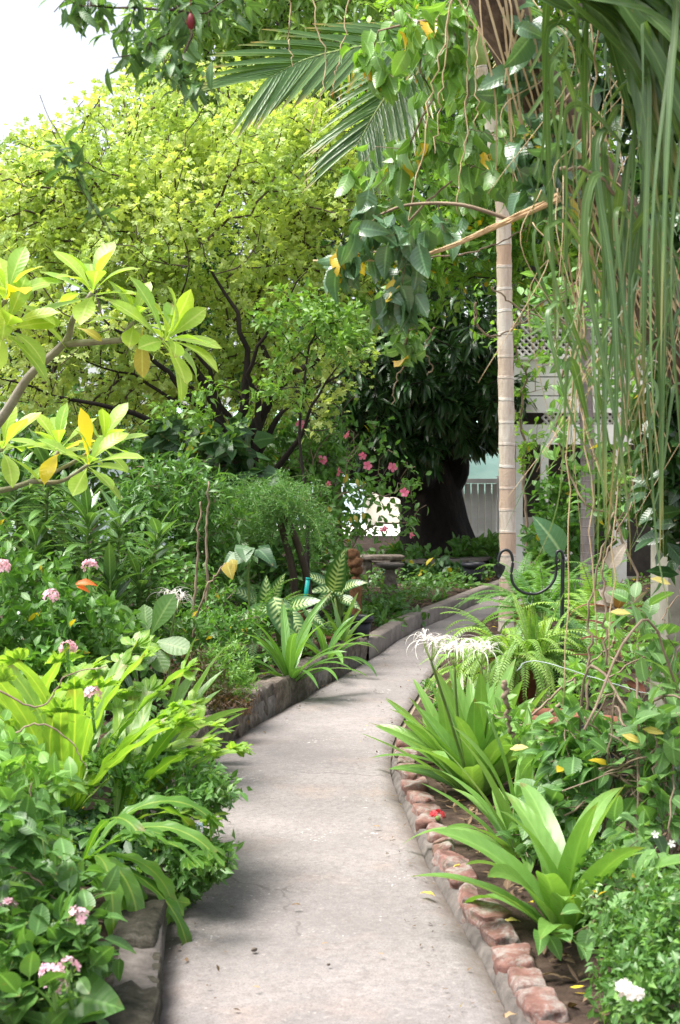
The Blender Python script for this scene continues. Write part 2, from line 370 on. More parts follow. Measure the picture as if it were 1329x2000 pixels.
M['litter'] = mat_leaf('leaf_litter', (.10, .06, .035), (.24, .16, .09), (.07, .045, .03), yellow=.03, trans=.1, rib=.2, rough=.85)
def flower_mat(n, a, b, tr=.35): return mat_leaf(n, a, b, trans=tr, rib=0, rough=.55, glow=(1, .9, .9))
M['pink'] = flower_mat('pink_petals', (.80, .16, .30), (.85, .28, .42))
M['palepink'] = flower_mat('pale_pink_petals', (.80, .45, .58), (.85, .62, .72))
M['bud_red'] = flower_mat('dark_red_bud', (.16, .012, .02), (.22, .02, .03), .1)
M['white'] = flower_mat('white_petals', (.82, .80, .78), (.88, .86, .85))
M['blue'] = flower_mat('pale_blue_petals', (.45, .55, .85), (.6, .7, .9))
M['red'] = flower_mat('red_petals', (.55, .03, .05), (.7, .08, .10))
M['yellowgreen'] = flower_mat('pale_green_stalks', (.30, .42, .12), (.42, .52, .2))
M['bark_dark'] = mat_solid('dark_bark', [(.3, (.012, .009, .008)), (.7, (.045, .034, .028))], 5, .9, .8, .03, stretch=(1, 1, .3))
M['bark_mango'] = mat_solid('mango_bark', [(.25, (.004, .003, .003)), (.55, (.016, .012, .010)), (.8, (.06, .046, .037))], 4, .95, 1, .05, stretch=(1, 1, .25))
M['bark_tree'] = mat_solid('grey_brown_bark', [(.3, (.035, .024, .018)), (.7, (.11, .08, .06))], 6, .85, .6, .02, stretch=(1, 1, .4))
M['bark_grey'] = mat_solid('smooth_grey_bark', [(.3, (.20, .17, .13)), (.7, (.36, .33, .26))], 18, .7, .4, .004)
M['twig'] = mat_solid('dry_twigs', [(.3, (.16, .11, .075)), (.7, (.34, .26, .19))], 12, .8, .3, .004)
M['green_stem'] = mat_solid('green_stems', [(.3, (.10, .17, .04)), (.7, (.20, .27, .08))], 10, .6, 0)
M['straw'] = mat_solid('straw_fibres', [(.3, (.38, .27, .15)), (.7, (.60, .47, .30))], 14, .7, .2, .003)
M['cane'] = mat_solid('tan_cane', [(.3, (.42, .27, .14)), (.7, (.68, .50, .31))], 9, .6, .2, .003, stretch=(.4, 1, 1))
M['fibre_trunk'] = mat_solid('fibrous_palm_bark', [(.25, (.03, .02, .014)), (.5, (.12, .08, .058)), (.75, (.28, .20, .14))], 7, .9, .9, .02, stretch=(3, 3, .5))
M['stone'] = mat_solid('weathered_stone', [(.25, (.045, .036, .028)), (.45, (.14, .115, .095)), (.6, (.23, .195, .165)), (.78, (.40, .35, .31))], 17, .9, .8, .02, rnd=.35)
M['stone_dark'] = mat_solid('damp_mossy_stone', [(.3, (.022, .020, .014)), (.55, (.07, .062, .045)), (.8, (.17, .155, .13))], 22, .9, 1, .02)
M['mortar'] = mat_solid('old_mortar', [(.3, (.07, .06, .055)), (.7, (.20, .175, .16))], 12, .95, .8, .015)
M['kerb'] = mat_solid('cast_kerb_concrete', [(.3, (.15, .125, .11)), (.7, (.28, .24, .215))], 7, .9, .5, .008)
M['pillar'] = mat_solid('painted_render', [(.25, (.12, .115, .09)), (.5, (.23, .215, .18)), (.8, (.33, .31, .265))], 5, .85, .3, .006)
M['iron'] = mat_solid('black_iron', [(.3, (.008, .009, .012)), (.7, (.02, .022, .027))], 30, .4, .3, .002, spec=.5)
M['white_paint'] = mat_solid('white_painted_wood', [(.3, (.74, .72, .69)), (.7, (.86, .85, .83))], 3, .6, .15, .002, stretch=(1, 1, 4))
M['lattice'] = mat_solid('lattice_paint', [(.3, (.60, .58, .56)), (.7, (.74, .72, .70))], 5, .7, 0)
M['dark_in'] = mat_solid('interior_shade_and_eave', [(.3, (.03, .025, .02)), (.7, (.07, .06, .05))], 5, .8, 0)  # near-black tone stands in for shade inside the house; eave shares it
M['mint'] = mat_solid('mint_green_roof_paint', [(.3, (.42, .70, .58)), (.7, (.55, .80, .68))], 3, .6, 0)
M['cream'] = mat_solid('cream_wall_render', [(.3, (.66, .60, .50)), (.7, (.80, .76, .66))], 2, .8, 0)
M['paleblue'] = mat_solid('pale_blue_wall', [(.3, (.48, .60, .66)), (.7, (.58, .70, .75))], 2, .8, 0)
M['terra'] = mat_solid('terracotta', [(.3, (.13, .05, .03)), (.7, (.27, .115, .07))], 9, .8, .2, .003)
M['blackpot'] = mat_solid('black_plastic', [(.3, (.010, .011, .016)), (.7, (.02, .02, .028))], 9, .45, 0)
M['teal'] = mat_solid('teal_plastic', [(.3, (.0, .26, .24)), (.7, (.01, .36, .33))], 9, .45, 0)
M['coir'] = mat_solid('brown_coir', [(.3, (.10, .045, .02)), (.7, (.28, .14, .07))], 30, .95, 1, .02)
M['wire'] = mat_solid('grey_wire', [(.3, (.35, .4, .42)), (.7, (.5, .55, .56))], 9, .4, 0)
M['fallen_petiole'] = M['cane']
def mat_brick():
    m, nt, out = nt_new('garden_brick'); L = nt.links
    oi = N_(nt, 'ShaderNodeObjectInfo'); c = ramp(nt, noise(nt, 16, 6), [(.3, (.11, .05, .04)), (.55, (.215, .10, .078)), (.8, (.33, .215, .18))])
    c = mix(nt, 1.0, c, mix(nt, oi.outputs['Random'], (.75, .8, .8), (1.1, 1.1, 1.15)), 'MULTIPLY')
    c = mix(nt, mapr(nt, noise(nt, 11, 7, .8), .47, .6), c, (.27, .235, .215))
    c = mix(nt, mapr(nt, noise(nt, 14, 5, .75), .58, .68, 0, .8), c, (.07, .075, .035))
    c = mix(nt, mapr(nt, noise(nt, 5, 5, .7), .6, .7, 0, .6), c, (.08, .06, .05))
    b = N_(nt, 'ShaderNodeBsdfPrincipled', Roughness=.9); L.new(c, b.inputs['Base Color'])
    bm = N_(nt, 'ShaderNodeBump', Strength=.7, Distance=.01); L.new(noise(nt, 45, 6, .7), bm.inputs['Height']); L.new(bm.outputs[0], b.inputs['Normal'])
    L.new(b.outputs[0], out.inputs[0]); return m
M['brick'] = mat_brick()
def mat_path():
    m, nt, out = nt_new('worn_concrete'); L = nt.links
    c = ramp(nt, noise(nt, 1.1, 6, .65), [(.3, (.19, .173, .171)), (.5, (.26, .236, .232)), (.7, (.32, .288, .281))])
    c = mix(nt, mapr(nt, noise(nt, 5, 8, .75), .45, .75, 0, .5), c, (.20, .175, .17))
    c = mix(nt, mapr(nt, noise(nt, 2.3, 5, .6), .55, .7, 0, .5), c, (.34, .265, .23))
    c = mix(nt, mapr(nt, noise(nt, 150, 4, .7), .50, .68, 0, .65), c, (.10, .088, .084))
    c = mix(nt, mapr(nt, noise(nt, 33, 7, .8), .47, .64, 0, .6), c, (.14, .122, .118))
    c = mix(nt, mapr(nt, noise(nt, 42, 6, .8), .54, .68, 0, .45), c, (.44, .40, .385))
    c = mix(nt, mapr(nt, noise(nt, .8, 4, .6), .52, .66, 0, .45), c, (.17, .155, .15))
    vc = N_(nt, 'ShaderNodeTexVoronoi', Scale=.55); vc.feature = 'DISTANCE_TO_EDGE'; gc = nt.nodes.new('ShaderNodeNewGeometry'); va = N_(nt, 'ShaderNodeVectorMath'); va.operation = 'ADD'
    nc = N_(nt, 'ShaderNodeTexNoise', Scale=3.0, Detail=8.0); L.new(gc.outputs['Position'], nc.inputs['Vector']); vs = N_(nt, 'ShaderNodeVectorMath'); vs.operation = 'SCALE'; vs.inputs['Scale'].default_value = .5; L.new(nc.outputs['Color'], vs.inputs[0])
    L.new(gc.outputs['Position'], va.inputs[0]); L.new(vs.outputs[0], va.inputs[1]); L.new(va.outputs[0], vc.inputs['Vector'])
    c = mix(nt, mathn(nt, 'MULTIPLY', mapr(nt, vc.outputs['Distance'], .002, .005, .45, 0.), mapr(nt, noise(nt, 1.3, 2), .56, .6)), c, (.07, .06, .055))
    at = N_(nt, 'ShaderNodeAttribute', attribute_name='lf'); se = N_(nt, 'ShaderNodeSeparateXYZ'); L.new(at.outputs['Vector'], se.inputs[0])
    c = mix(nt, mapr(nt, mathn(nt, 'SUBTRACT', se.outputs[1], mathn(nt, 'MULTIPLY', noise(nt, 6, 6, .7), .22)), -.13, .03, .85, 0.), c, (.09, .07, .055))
    geo = nt.nodes.new('ShaderNodeNewGeometry')
    # pale worn flecks where aggregate shows
    for sc, thr, dens, col in ((26, .15, .6, (.62, .59, .57)), (60, .18, .58, (.55, .52, .50)), (13, .08, .57, (.64, .61, .59))):
        vo = N_(nt, 'ShaderNodeTexVoronoi', Scale=sc); wv = N_(nt, 'ShaderNodeVectorMath'); wv.operation = 'ADD'
        nz = N_(nt, 'ShaderNodeTexNoise', Scale=sc * 1.5); L.new(geo.outputs['Position'], nz.inputs['Vector'])
        sv = N_(nt, 'ShaderNodeVectorMath'); sv.operation = 'SCALE'; sv.inputs['Scale'].default_value = .5 / sc; L.new(nz.outputs['Color'], sv.inputs[0])
        L.new(geo.outputs['Position'], wv.inputs[0]); L.new(sv.outputs[0], wv.inputs[1]); L.new(wv.outputs[0], vo.inputs['Vector'])
        f = mathn(nt, 'MULTIPLY', mapr(nt, vo.outputs['Distance'], thr, thr + .1, 1., 0.), mapr(nt, noise(nt, 2.6, 4, .7), dens, dens + .06))
        sc2 = N_(nt, 'ShaderNodeSeparateXYZ'); L.new(vo.outputs['Color'], sc2.inputs[0])
        f = mathn(nt, 'MULTIPLY', f, mathn(nt, 'GREATER_THAN', sc2.outputs[0], .55)); c = mix(nt, mathn(nt, 'MULTIPLY', f, .8), c, col)
    b = N_(nt, 'ShaderNodeBsdfPrincipled', Roughness=.88); b.inputs['Specular IOR Level'].default_value = .25; L.new(c, b.inputs['Base Color'])
    bm = N_(nt, 'ShaderNodeBump', Strength=.55, Distance=.006); L.new(mathn(nt, 'ADD', noise(nt, 90, 6, .7), noise(nt, 9, 4)), bm.inputs['Height']); L.new(bm.outputs[0], b.inputs['Normal'])
    L.new(b.outputs[0], out.inputs[0]); return m
M['path'] = mat_path()
M['soil'] = mat_solid('garden_soil', [(.3, (.03, .018, .013)), (.55, (.09, .058, .042)), (.8, (.19, .135, .10))], 11, .95, 1, .03, detail=9)
M['paving'] = mat_solid('sunlit_pale_paving', [(.3, (.62, .59, .54)), (.7, (.76, .73, .68))], 2, .9, .2)  # paving kept extra pale so this ground reads as sunlit
M['yard'] = mat_solid('sandy_yard', [(.3, (.16, .12, .085)), (.7, (.34, .28, .21))], 2, .95, .5, .02)
# palm trunk with leaf-scar rings, material in the tube's own length coordinate
def mat_ring(name, a, b, ringc, period, dark):
    m, nt, out = nt_new(name); L = nt.links
    at = N_(nt, 'ShaderNodeAttribute', attribute_name='lf'); sp = N_(nt, 'ShaderNodeSeparateXYZ'); L.new(at.outputs['Vector'], sp.inputs[0])
    u = mathn(nt, 'ADD', sp.outputs[0], mathn(nt, 'MULTIPLY', noise(nt, 3, 2), .06)); k = mathn(nt, 'DIVIDE', u, period)
    fr = mathn(nt, 'FRACT', k); seg = mathn(nt, 'FRACT', mathn(nt, 'MULTIPLY', mathn(nt, 'SINE', mathn(nt, 'FLOOR', k)), 43.7))
    c = mix(nt, seg, a, b)
    tc = nt.nodes.new('ShaderNodeTexCoord'); mp = N_(nt, 'ShaderNodeMapping'); mp.inputs['Scale'].default_value = (14, 14, 2.5); L.new(tc.outputs['Object'], mp.inputs[0])
    c = mix(nt, mapr(nt, noise(nt, 2.2, 6, .7, mp.outputs[0]), .42, .68, 0, .65), c, dark)
    c = mix(nt, mapr(nt, noise(nt, 1.3, 3, .6), .5, .7, 0, .7), c, ringc)
    f = mapr(nt, mathn(nt, 'ABSOLUTE', mathn(nt, 'SUBTRACT', fr, .5)), .42, .45); c = mix(nt, mathn(nt, 'MULTIPLY', f, mapr(nt, noise(nt, 7, 4), .4, .65, .1, .8)), c, ringc)
    g = mapr(nt, mathn(nt, 'ABSOLUTE', mathn(nt, 'SUBTRACT', fr, .93)), .0, .02, 1., 0.); c = mix(nt, mathn(nt, 'MULTIPLY', g, .6), c, (.12, .09, .07))
    b_ = N_(nt, 'ShaderNodeBsdfPrincipled', Roughness=.8); L.new(c, b_.inputs['Base Color'])
    bm = N_(nt, 'ShaderNodeBump', Strength=.6, Distance=.01); L.new(mathn(nt, 'ADD', f, noise(nt, 60, 5)), bm.inputs['Height']); L.new(bm.outputs[0], b_.inputs['Normal'])
    L.new(b_.outputs[0], out.inputs[0]); return m
M['palm_trunk'] = mat_ring('ringed_palm_bark', (.70, .63, .55), (.58, .40, .29), (.80, .77, .72), .2, (.40, .28, .21))
M['grey_trunk'] = mat_ring('grey_ringed_bark', (.26, .22, .22), (.33, .28, .27), (.40, .36, .34), .09, (.16, .13, .12))
# ---------------------------------------------------------------- shapes
def box(mb, c, s, rz=0.0, rnd=.5):
    x, y, z = np.array(s) / 2.0; v = np.array([(-x, -y, -z), (x, -y, -z), (x, y, -z), (-x, y, -z), (-x, -y, z), (x, -y, z), (x, y, z), (-x, y, z)])
    R = np.array([(math.cos(rz), -math.sin(rz), 0), (math.sin(rz), math.cos(rz), 0), (0, 0, 1)]); v = v @ R.T + np.array(c)
    Q = [(0, 3, 2, 1), (4, 5, 6, 7), (0, 1, 5, 4), (1, 2, 6, 5), (2, 3, 7, 6), (3, 0, 4, 7)]
    V = np.vstack([v[list(q)] for q in Q]); mb.add(V, np.arange(24).reshape(6, 4), None, np.tile([0, 0, rnd], (24, 1)))
def rock(mb, c, s, rz, rng, rough=.12, n=6, power=5, tilt=0):
    """rounded, knocked-about block: a superellipsoid grid pushed by noise"""
    g = np.linspace(-1, 1, n + 1); off = rng.random(3) * 50
    faces = []
    for ax in range(3):
        for sg in (-1, 1):
            a, b = np.meshgrid(g, g, indexing='ij'); p = np.zeros((n + 1, n + 1, 3)); p[..., ax] = sg; p[..., (ax + 1) % 3] = a * sg; p[..., (ax + 2) % 3] = b
            p = p.reshape(-1, 3); L = (np.abs(p) ** power).sum(axis=1, keepdims=True) ** (1 / power); p = p / L * 1.0
            d = np.array([mnoise.noise(Vector(q * 1.3 + off)) + .5 * mnoise.noise(Vector(q * 3.1 + off)) for q in p])
            p = p * (1 + rough * d)[:, None]
            k = np.arange(n)[:, None] * (n + 1) + np.arange(n)[None]; Q = np.stack([k, k + n + 1, k + n + 2, k + 1], -1).reshape(-1, 4); faces.append((p, Q))
    R = np.array([(math.cos(rz), -math.sin(rz), 0), (math.sin(rz), math.cos(rz), 0), (0, 0, 1)])
    ct, st = math.cos(tilt), math.sin(tilt); R = R @ np.array([(1, 0, 0), (0, ct, -st), (0, st, ct)])
    r = rng.random()
    for p, Q in faces: mb.add((p * np.array(s) / 2) @ R.T + np.array(c), Q, None, np.tile([0, 0, r], (len(p), 1)))
def lathe(mb, base, prof, n=24):
    prof = np.array(prof, float); ang = np.linspace(0, 2 * np.pi, n, endpoint=False); k = len(prof)
    v = np.empty((k, n, 3)); v[..., 0] = prof[:, 0:1] * np.cos(ang); v[..., 1] = prof[:, 0:1] * np.sin(ang); v[..., 2] = prof[:, 1:2]
    i = np.arange(k - 1)[:, None] * n; j = np.arange(n)[None]; j2 = (j + 1) % n
    mb.add(v.reshape(-1, 3) + np.array(base), np.stack([i + j, i + j2, i + n + j2, i + n + j], -1).reshape(-1, 4))
# ---------------------------------------------------------------- ground, beds, path
Lpx = [(300, 2350), (305, 2150), (315, 2000), (328, 1850), (345, 1720), (368, 1580), (400, 1490), (470, 1440), (560, 1385), (650, 1332), (726, 1287), (800, 1238), (880, 1204), (975, 1163), (1110, 1120), (1400, 1075)]
Rpx = [(1170, 2350), (1075, 2150), (1000, 2000), (958, 1910), (915, 1835), (872, 1760), (835, 1690), (805, 1620), (775, 1550), (763, 1500), (772, 1440), (800, 1385), (835, 1330), (872, 1280), (905, 1245), (945, 1215), (1010, 1190), (1110, 1165), (1300, 1120)]
LE = spline([G(*p) for p in Lpx], 120); RE = spline([G(*p) for p in Rpx], 120)
def sheet(name, rows, mat, at=None):
    rows = np.array(rows); n, m = rows.shape[:2]; mb = MB(); i = np.arange(n - 1)[:, None] * m; j = np.arange(m - 1)[None]
    mb.add(rows.reshape(-1, 3), np.stack([i + j, i + j + 1, i + m + j + 1, i + m + j], -1).reshape(-1, 4), None, at); return mb.build(name, mat)
# resample both edges by arc length so that the strip stays even
def rearc(E, n):
    L = np.concatenate([[0], np.cumsum(np.linalg.norm(np.diff(E, axis=0), axis=1))]); s = np.linspace(0, L[-1], n)
    return np.stack([np.interp(s, L, E[:, k]) for k in range(3)], 1)
LEr, REr = rearc(LE, 160), rearc(RE, 160)
rows = []
for k in range(160):
    a, b = LEr[k], REr[k]; d = nrm((b - a)[None])[0]; a2, b2 = a - d * .02, b + d * .0
    row = []
    for s in np.linspace(0, 1, 15):
        p = a2 + (b2 - a2) * s; e = .008 * mnoise.noise(Vector(p * 2.5)) + .003 * mnoise.noise(Vector(p * 11)); edge = min(s, 1 - s)
        if s in (0.0, 1.0): p = p + d * .012 * mnoise.noise(Vector(p * 9)); e -= .02
        row.append((p[0], p[1], .02 + e))
    rows.append(row)
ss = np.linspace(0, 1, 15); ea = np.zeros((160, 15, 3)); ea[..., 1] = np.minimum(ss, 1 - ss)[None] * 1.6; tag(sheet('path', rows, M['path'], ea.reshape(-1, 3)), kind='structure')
g = []
for yv in np.concatenate([np.linspace(-6, 30, 10), [60, 120, 400]]): g.append([(xv, yv, -.02) for xv in (-300, -60, -20, -6, 0, 6, 20, 60, 300)])
tag(sheet('ground', g, M['yard']), kind='structure')
g = [[(xv, yv, .004) for xv in (-2.2, 0, 2.8)] for yv in (23.6, 27, 30, 36)]
tag(sheet('sunlit_yard_paving', g, M['paving']), kind='structure')  # pale sheet stands in for the patch of sunlit ground
def bump(x, y, a=.03): return a * (mnoise.noise(Vector((x * 1.3, y * 1.3, 3))) + .5 * mnoise.noise(Vector((x * 5, y * 5, 1))))
rows = []
for k in range(0, 160):
    a = LEr[k]; row = []
    for s, z in ((.12, .0), (.14, .11), (.3, .125), (.6, .13), (1, .14), (1.5, .15), (2.2, .16), (3.2, .16), (5, .16), (9, .1)):
        row.append((a[0] - s - (.0), a[1] + (s * .35 if k > 60 else 0), z + bump(a[0] - s, a[1]) * (s > .13)))
    rows.append(row)
tag(sheet('left_bed_soil', rows, M['soil']), kind='structure')
rows = []
for k in range(0, 160):
    a = REr[k]; row = []
    for s, z in (((.03, -.01), (.06, .03)) if k < 72 else ((-.02, .012), (.03, .034))) + ((.1, .04), (.2, .045), (.4, .05), (.8, .06), (1.4, .07), (2.4, .08), (5, .03)):
        row.append((a[0] + s, a[1] - (s * .25 if k > 110 else 0), z + bump(a[0] + s, a[1], .02) * (s > .05)))
    rows.append(row)
tag(sheet('right_bed_soil', rows, M['soil']), kind='structure')
# stone kerb on the left
rng = np.random.default_rng(5)
def along(E, s0, s1):
    """points and headings between two arc positions given by photo rows"""
    L = np.concatenate([[0], np.cumsum(np.linalg.norm(np.diff(E, axis=0), axis=1))]); return L
LL = along(LEr, 0, 0)
def at_len(E, L, s):
    p = A(*[np.interp(s, L, E[:, k]) for k in range(3)]); q = A(*[np.interp(s + .05, L, E[:, k]) for k in range(3)]); d = nrm((q - p)[None])[0]; return p, d
kend = int(np.argmin(np.linalg.norm(LEr - G(722, 1289), axis=1))); send = LL[kend]
sk = thing('stone_kerb', 'low rubble stone kerb holding back the left planting bed', 'kerb', LEr[40] * A(1, 1, 0))
core = MB(); cp = []
s = .0
while s < send - .05:
    p, d = at_len(LEr, LL, s); n = A(d[1], -d[0], 0); cp.append(p - n * .07); s += .15
cp = np.array(cp); ribw = []
def sweep(mb, line, prof):
    line = np.array(line); T = nrm(np.gradient(line, axis=0)); Nn = np.stack([T[:, 1], -T[:, 0], 0 * T[:, 0]], 1); k = len(prof); v = np.array([[line[i] * A(1, 1, 0) + Nn[i] * o + A(0, 0, z) for o, z in prof] for i in range(len(line))])
    i = np.arange(len(line) - 1)[:, None] * k; j = np.arange(k - 1)[None]; mb.add(v.reshape(-1, 3), np.stack([i + j, i + k + j, i + k + j + 1, i + j + 1], -1).reshape(-1, 4))
mbm = MB(); sweep(mbm, cp, [(.062, -.04), (.06, .13), (-.06, .14), (-.07, -.04)])
mbm.build('mortar', M['mortar'], sk, False)
s = .1
while s < send - .12:
    l = rng.uniform(.2, .42); p, d = at_len(LEr, LL, s + l / 2); n = A(d[1], -d[0], 0); h = rng.uniform(.215, .25) if s > 3.3 else rng.uniform(.16, .2)
    mb = MB(); rock(mb, (p[0] - n[0] * .085, p[1] - n[1] * .085, h / 2 - .03), (l * 1.04, rng.uniform(.14, .18), h), math.atan2(d[1], d[0]) + rng.normal() * .04, rng, .16, 9, 8, rng.normal() * .05)
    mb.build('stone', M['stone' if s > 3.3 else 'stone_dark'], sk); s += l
# cast concrete kerb further on
kk = thing('concrete_kerb', 'straight grey concrete kerb along the far left edge of the path', 'kerb', (LEr[kend][0], LEr[kend][1], 0))
mb = MB(); sweep(mb, LEr[kend::4], [(0, -.03), (0, .135), (-.012, .15), (-.115, .15), (-.125, .12), (-.125, -.03)])
mb.build('kerb_beam', M['kerb'], kk, False)
# brick edging on the right
RL = along(REr, 0, 0)
be = thing('brick_edging', 'row of old red bricks set in mortar along the right path edge', 'edging', (REr[30][0], REr[30][1], 0))
k1 = int(np.argmin(np.linalg.norm(REr - G(763, 1495), axis=1))); k0 = 2
mbm = MB(); ln = []; s = RL[k0]
while s < RL[k1] + .2: p, d = at_len(REr, RL, s); ln.append(p); s += .08
sweep(mbm, ln, [(.15, -.04), (.14, .035), (.022, .026), (-.010, -.04)])
mbm.build('mortar', M['mortar'], be, False)
s = RL[k0]
while s < RL[k1] + .3:
    l = rng.uniform(.17, .235); p, d = at_len(REr, RL, s + l / 2); n = A(d[1], -d[0], 0); mb = MB()
    rock(mb, (p[0] + n[0] * .085, p[1] + n[1] * .085, .026 + rng.normal() * .010), (l * rng.uniform(.86, .97), rng.uniform(.085, .125), .085), math.atan2(d[1], d[0]) + rng.normal() * .12, rng, .17, 10, 7, rng.normal() * .2)
    mb.build('brick', M['brick'], be); s += l + .015
# ---------------------------------------------------------------- plant builders
_r = np.random.default_rng(3)
T_LIME = [sprig_t(5, .75, .5, _r), sprig_t(4, .8, .55, _r), sprig_t(6, .65, .45, _r), sprig_t(3, .8, .55, _r)]
T_MANGO = [leaf_t('lance', .2, 3, .8, .3), leaf_t('lance', .22, 3, 1.2, .25), leaf_t('lance', .18, 3, .4, .3)]
T_OVAL = [leaf_t('oval', .5, 3, .5, .25), leaf_t('ovate', .52, 3, .8, .3), leaf_t('oval', .45, 3, .2, .2)]
T_SMALL = [leaf_t('oval', .45, 2, .3, .3), leaf_t('ovate', .5, 2, .6, .25)]
T_BIGOV = [leaf_t('ovate', .56, 6, .6, .2, .1, .03), leaf_t('ovate', .5, 6, .9, .3, .08, .04), leaf_t('oval', .55, 6, .3, .2, .1, .02)]
T_VINE = [leaf_t('ovate', .5, 6, .9, .35, .08, .06), leaf_t('ovate', .46, 6, 1.3, .45, .08, .08), leaf_t('ovate', .55, 6, .5, .5, .08, .05)]
T_LANCE = [leaf_t('lance', .22, 5, .7, .3), leaf_t('lance', .2, 5, 1.1, .3), leaf_t('lance', .24, 5, .3, .25)]
T_PLUM = [leaf_t('obov', .34, 7, .5, .22, .08, .02), leaf_t('obov', .36, 7, .25, .2, .08, .02), leaf_t('obov', .32, 7, .85, .25, .08, .02)]
T_PIN = [tiny_t(.42, .1, .15, .3)]
T_HEART = [leaf_t('heart', .8, 4, .5, .15), leaf_t('heart', .75, 4, .9, .2)]
T_DIEF = [leaf_t('ovate', .46, 8, .6, .2, .0, .02), leaf_t('ovate', .44, 8, 1.0, .25, .0, .02)]
T_LITTER = [leaf_t('oval', .45, 3, .5, .3), leaf_t('lance', .3, 3, -.5, .3)]
def root(c, z=.14): return (c[0], c[1], z)
def bush(name, label, cat, base, blobs, n, k, size, mat, tm, seed, stem='twig', r_tip=.002, step=.12, jit=.015, trunk=None, trunk_r=None, group=None, shell=.5, clump=0, cs=1.5, leaf_part='foliage', stem_part='stems', bal=.25, rmax=None, rise=.1, mats=None, **kw):
    rng = np.random.default_rng(seed)
    t = thing(name, label, cat, base, group)
    T = in_blobs(rng, blobs, n, shell, clump, cs)
    tr = np.array(trunk) if trunk is not None else np.array([base, np.array(base) + A(0, 0, .05)], float)
    pos, par, tips, nt = grow(tr, T, rng, step, jit, rise, bal)
    sm = MB(); skeleton_mesh(sm, pos, par, nt, r_tip, trunk_r, rmax=rmax, sides=4); sm.build(stem_part, M[stem], t)
    lm = MB(); leaves_on(lm, tm, pos, par, tips, rng, k, size, **kw); lm.build(leaf_part, M[mat], t)
    return t, rng, pos, par, tips
def rosette(mb, c, axis, n, size, tms, rng, el0=.1, el1=1.1, sv=.15, droop=0):
    ax = nrm(np.array([axis], float))[0]; t1 = nrm(np.cross(ax, A(.31, .2, .9))[None])[0]; t2 = np.cross(ax, t1); ph = rng.random() * 6.28
    for i in range(n):
        az = ph + i * 2.39996 + rng.normal() * .12; e = el0 + (el1 - el0) * (i / max(1, n - 1)) + rng.normal() * .1
        d = (math.cos(az) * t1 + math.sin(az) * t2) * math.cos(e) + ax * math.sin(e); tm = tms[rng.integers(len(tms))]
        s = size * (1 + sv * rng.uniform(-1, 1)) * (1 - .35 * max(0, i / n - .6))
        place(mb, tm, (np.array(c) - ax * size * .12 * (1 - i / n))[None], (d + A(0, 0, -droop))[None], (ax + A(0, 0, .3))[None], s, [rng.random()])
def straps(name, label, cat, base, n, length, width, mat, seed, el=(.5, 1.45), droop=(.8, 2.0), az=None, parent=None, tip=.5, fold=.25, part='leaf_blades'):
    rng = np.random.default_rng(seed); t = thing(name, label, cat, base); mb = MB()
    for i in range(n):
        a = rng.uniform(*az) if az else i * 2.39996 + rng.normal() * .25; f = (i + .5) / n
        e = el[1] + (el[0] - el[1]) * f + rng.normal() * .08; L = length * rng.uniform(.75, 1.1) * (1 - .15 * f)
        pts = arc(np.array(base) + A(math.cos(a), math.sin(a), 0) * .03 * f + A(0, 0, -.02), a, e, L, rng.uniform(*droop) * (.5 + .6 * f), 14, rng.normal() * .35)
        s = np.linspace(0, 1, 15); w = width * rng.uniform(.85, 1.15) * np.clip(np.minimum(.35 + s * 2.2, 1) * (1 - s ** 3.2) ** .8, .02, 1)
        side = np.cross(A(math.cos(a), math.sin(a), 0), A(0, 0, 1)); up = np.cross(side, nrm(np.gradient(pts, axis=0)))
        ribbon(mb, pts, w, up, 4, fold, .04, rng.random(), 3, rng.random() * 6, rng.normal() * .35)
    mb.build(part, M[mat], t); return t, rng
def fern_fronds(mb, base, n, length, rng, pin=.035, pairs=32, el=(.3, 1.4), droop=(1.0, 2.2), az=None, sm=None, taper=.6, tm=None, spread=.02, pw=1.0):
    tm = tm or T_PIN
    for i in range(n):
        a = rng.uniform(*az) if az else i * 2.39996 + rng.normal() * .3; f = rng.random()
        e = el[1] + (el[0] - el[1]) * f; L = length * rng.uniform(.65, 1.1)
        pts = arc(np.array(base) + A(math.cos(a), math.sin(a), 0) * spread, a, e, L, rng.uniform(*droop), 16, rng.normal() * .4)
        frond_leaflets(mb, pts, pairs, pin, tm, rng, .12, taper, pw=pw)
        if sm is not None: tube(sm, pts, np.linspace(.003, .0012, len(pts)), 3, cap=False)
def frond_leaflets(mb, pts, pairs, size, tms, rng, t0=.1, taper=.6, fwd=.35, up=None, hang=.1, pw=1.0, rnd=None):
    n = len(pts); T = nrm(np.gradient(pts, axis=0)); s = np.linspace(t0, .995, pairs)
    idx = s * (n - 1); P0 = np.stack([np.interp(idx, np.arange(n), pts[:, k]) for k in range(3)], 1); TT = nrm(np.stack([np.interp(idx, np.arange(n), T[:, k]) for k in range(3)], 1))
    U = np.broadcast_to(A(0, 0, 1) if up is None else np.array(up, float), TT.shape); S = np.cross(TT, U); bad = np.linalg.norm(S, axis=1) < .15
    S[bad] = np.cross(TT[bad], A(.7, .6, 0)); S = nrm(S); N = np.cross(S, TT)
    sz = size * (np.clip(np.minimum((s - t0) * 9 + .5, 1), 0, 1) * (1 - taper * ((s - t0) / (1 - t0)) ** 2.2))
    r = rng.random() if rnd is None else rnd
    for sg in (-1, 1):
        D = S * sg + TT * (fwd + .4 * s[:, None]) + A(0, 0, -hang) + rng.normal(size=S.shape) * .06
        place(mb, tms[rng.integers(len(tms))], P0, D, N, sz * rng.uniform(.9, 1.1, pairs), np.clip(r + rng.normal(size=pairs) * .12, 0, 1), pw)
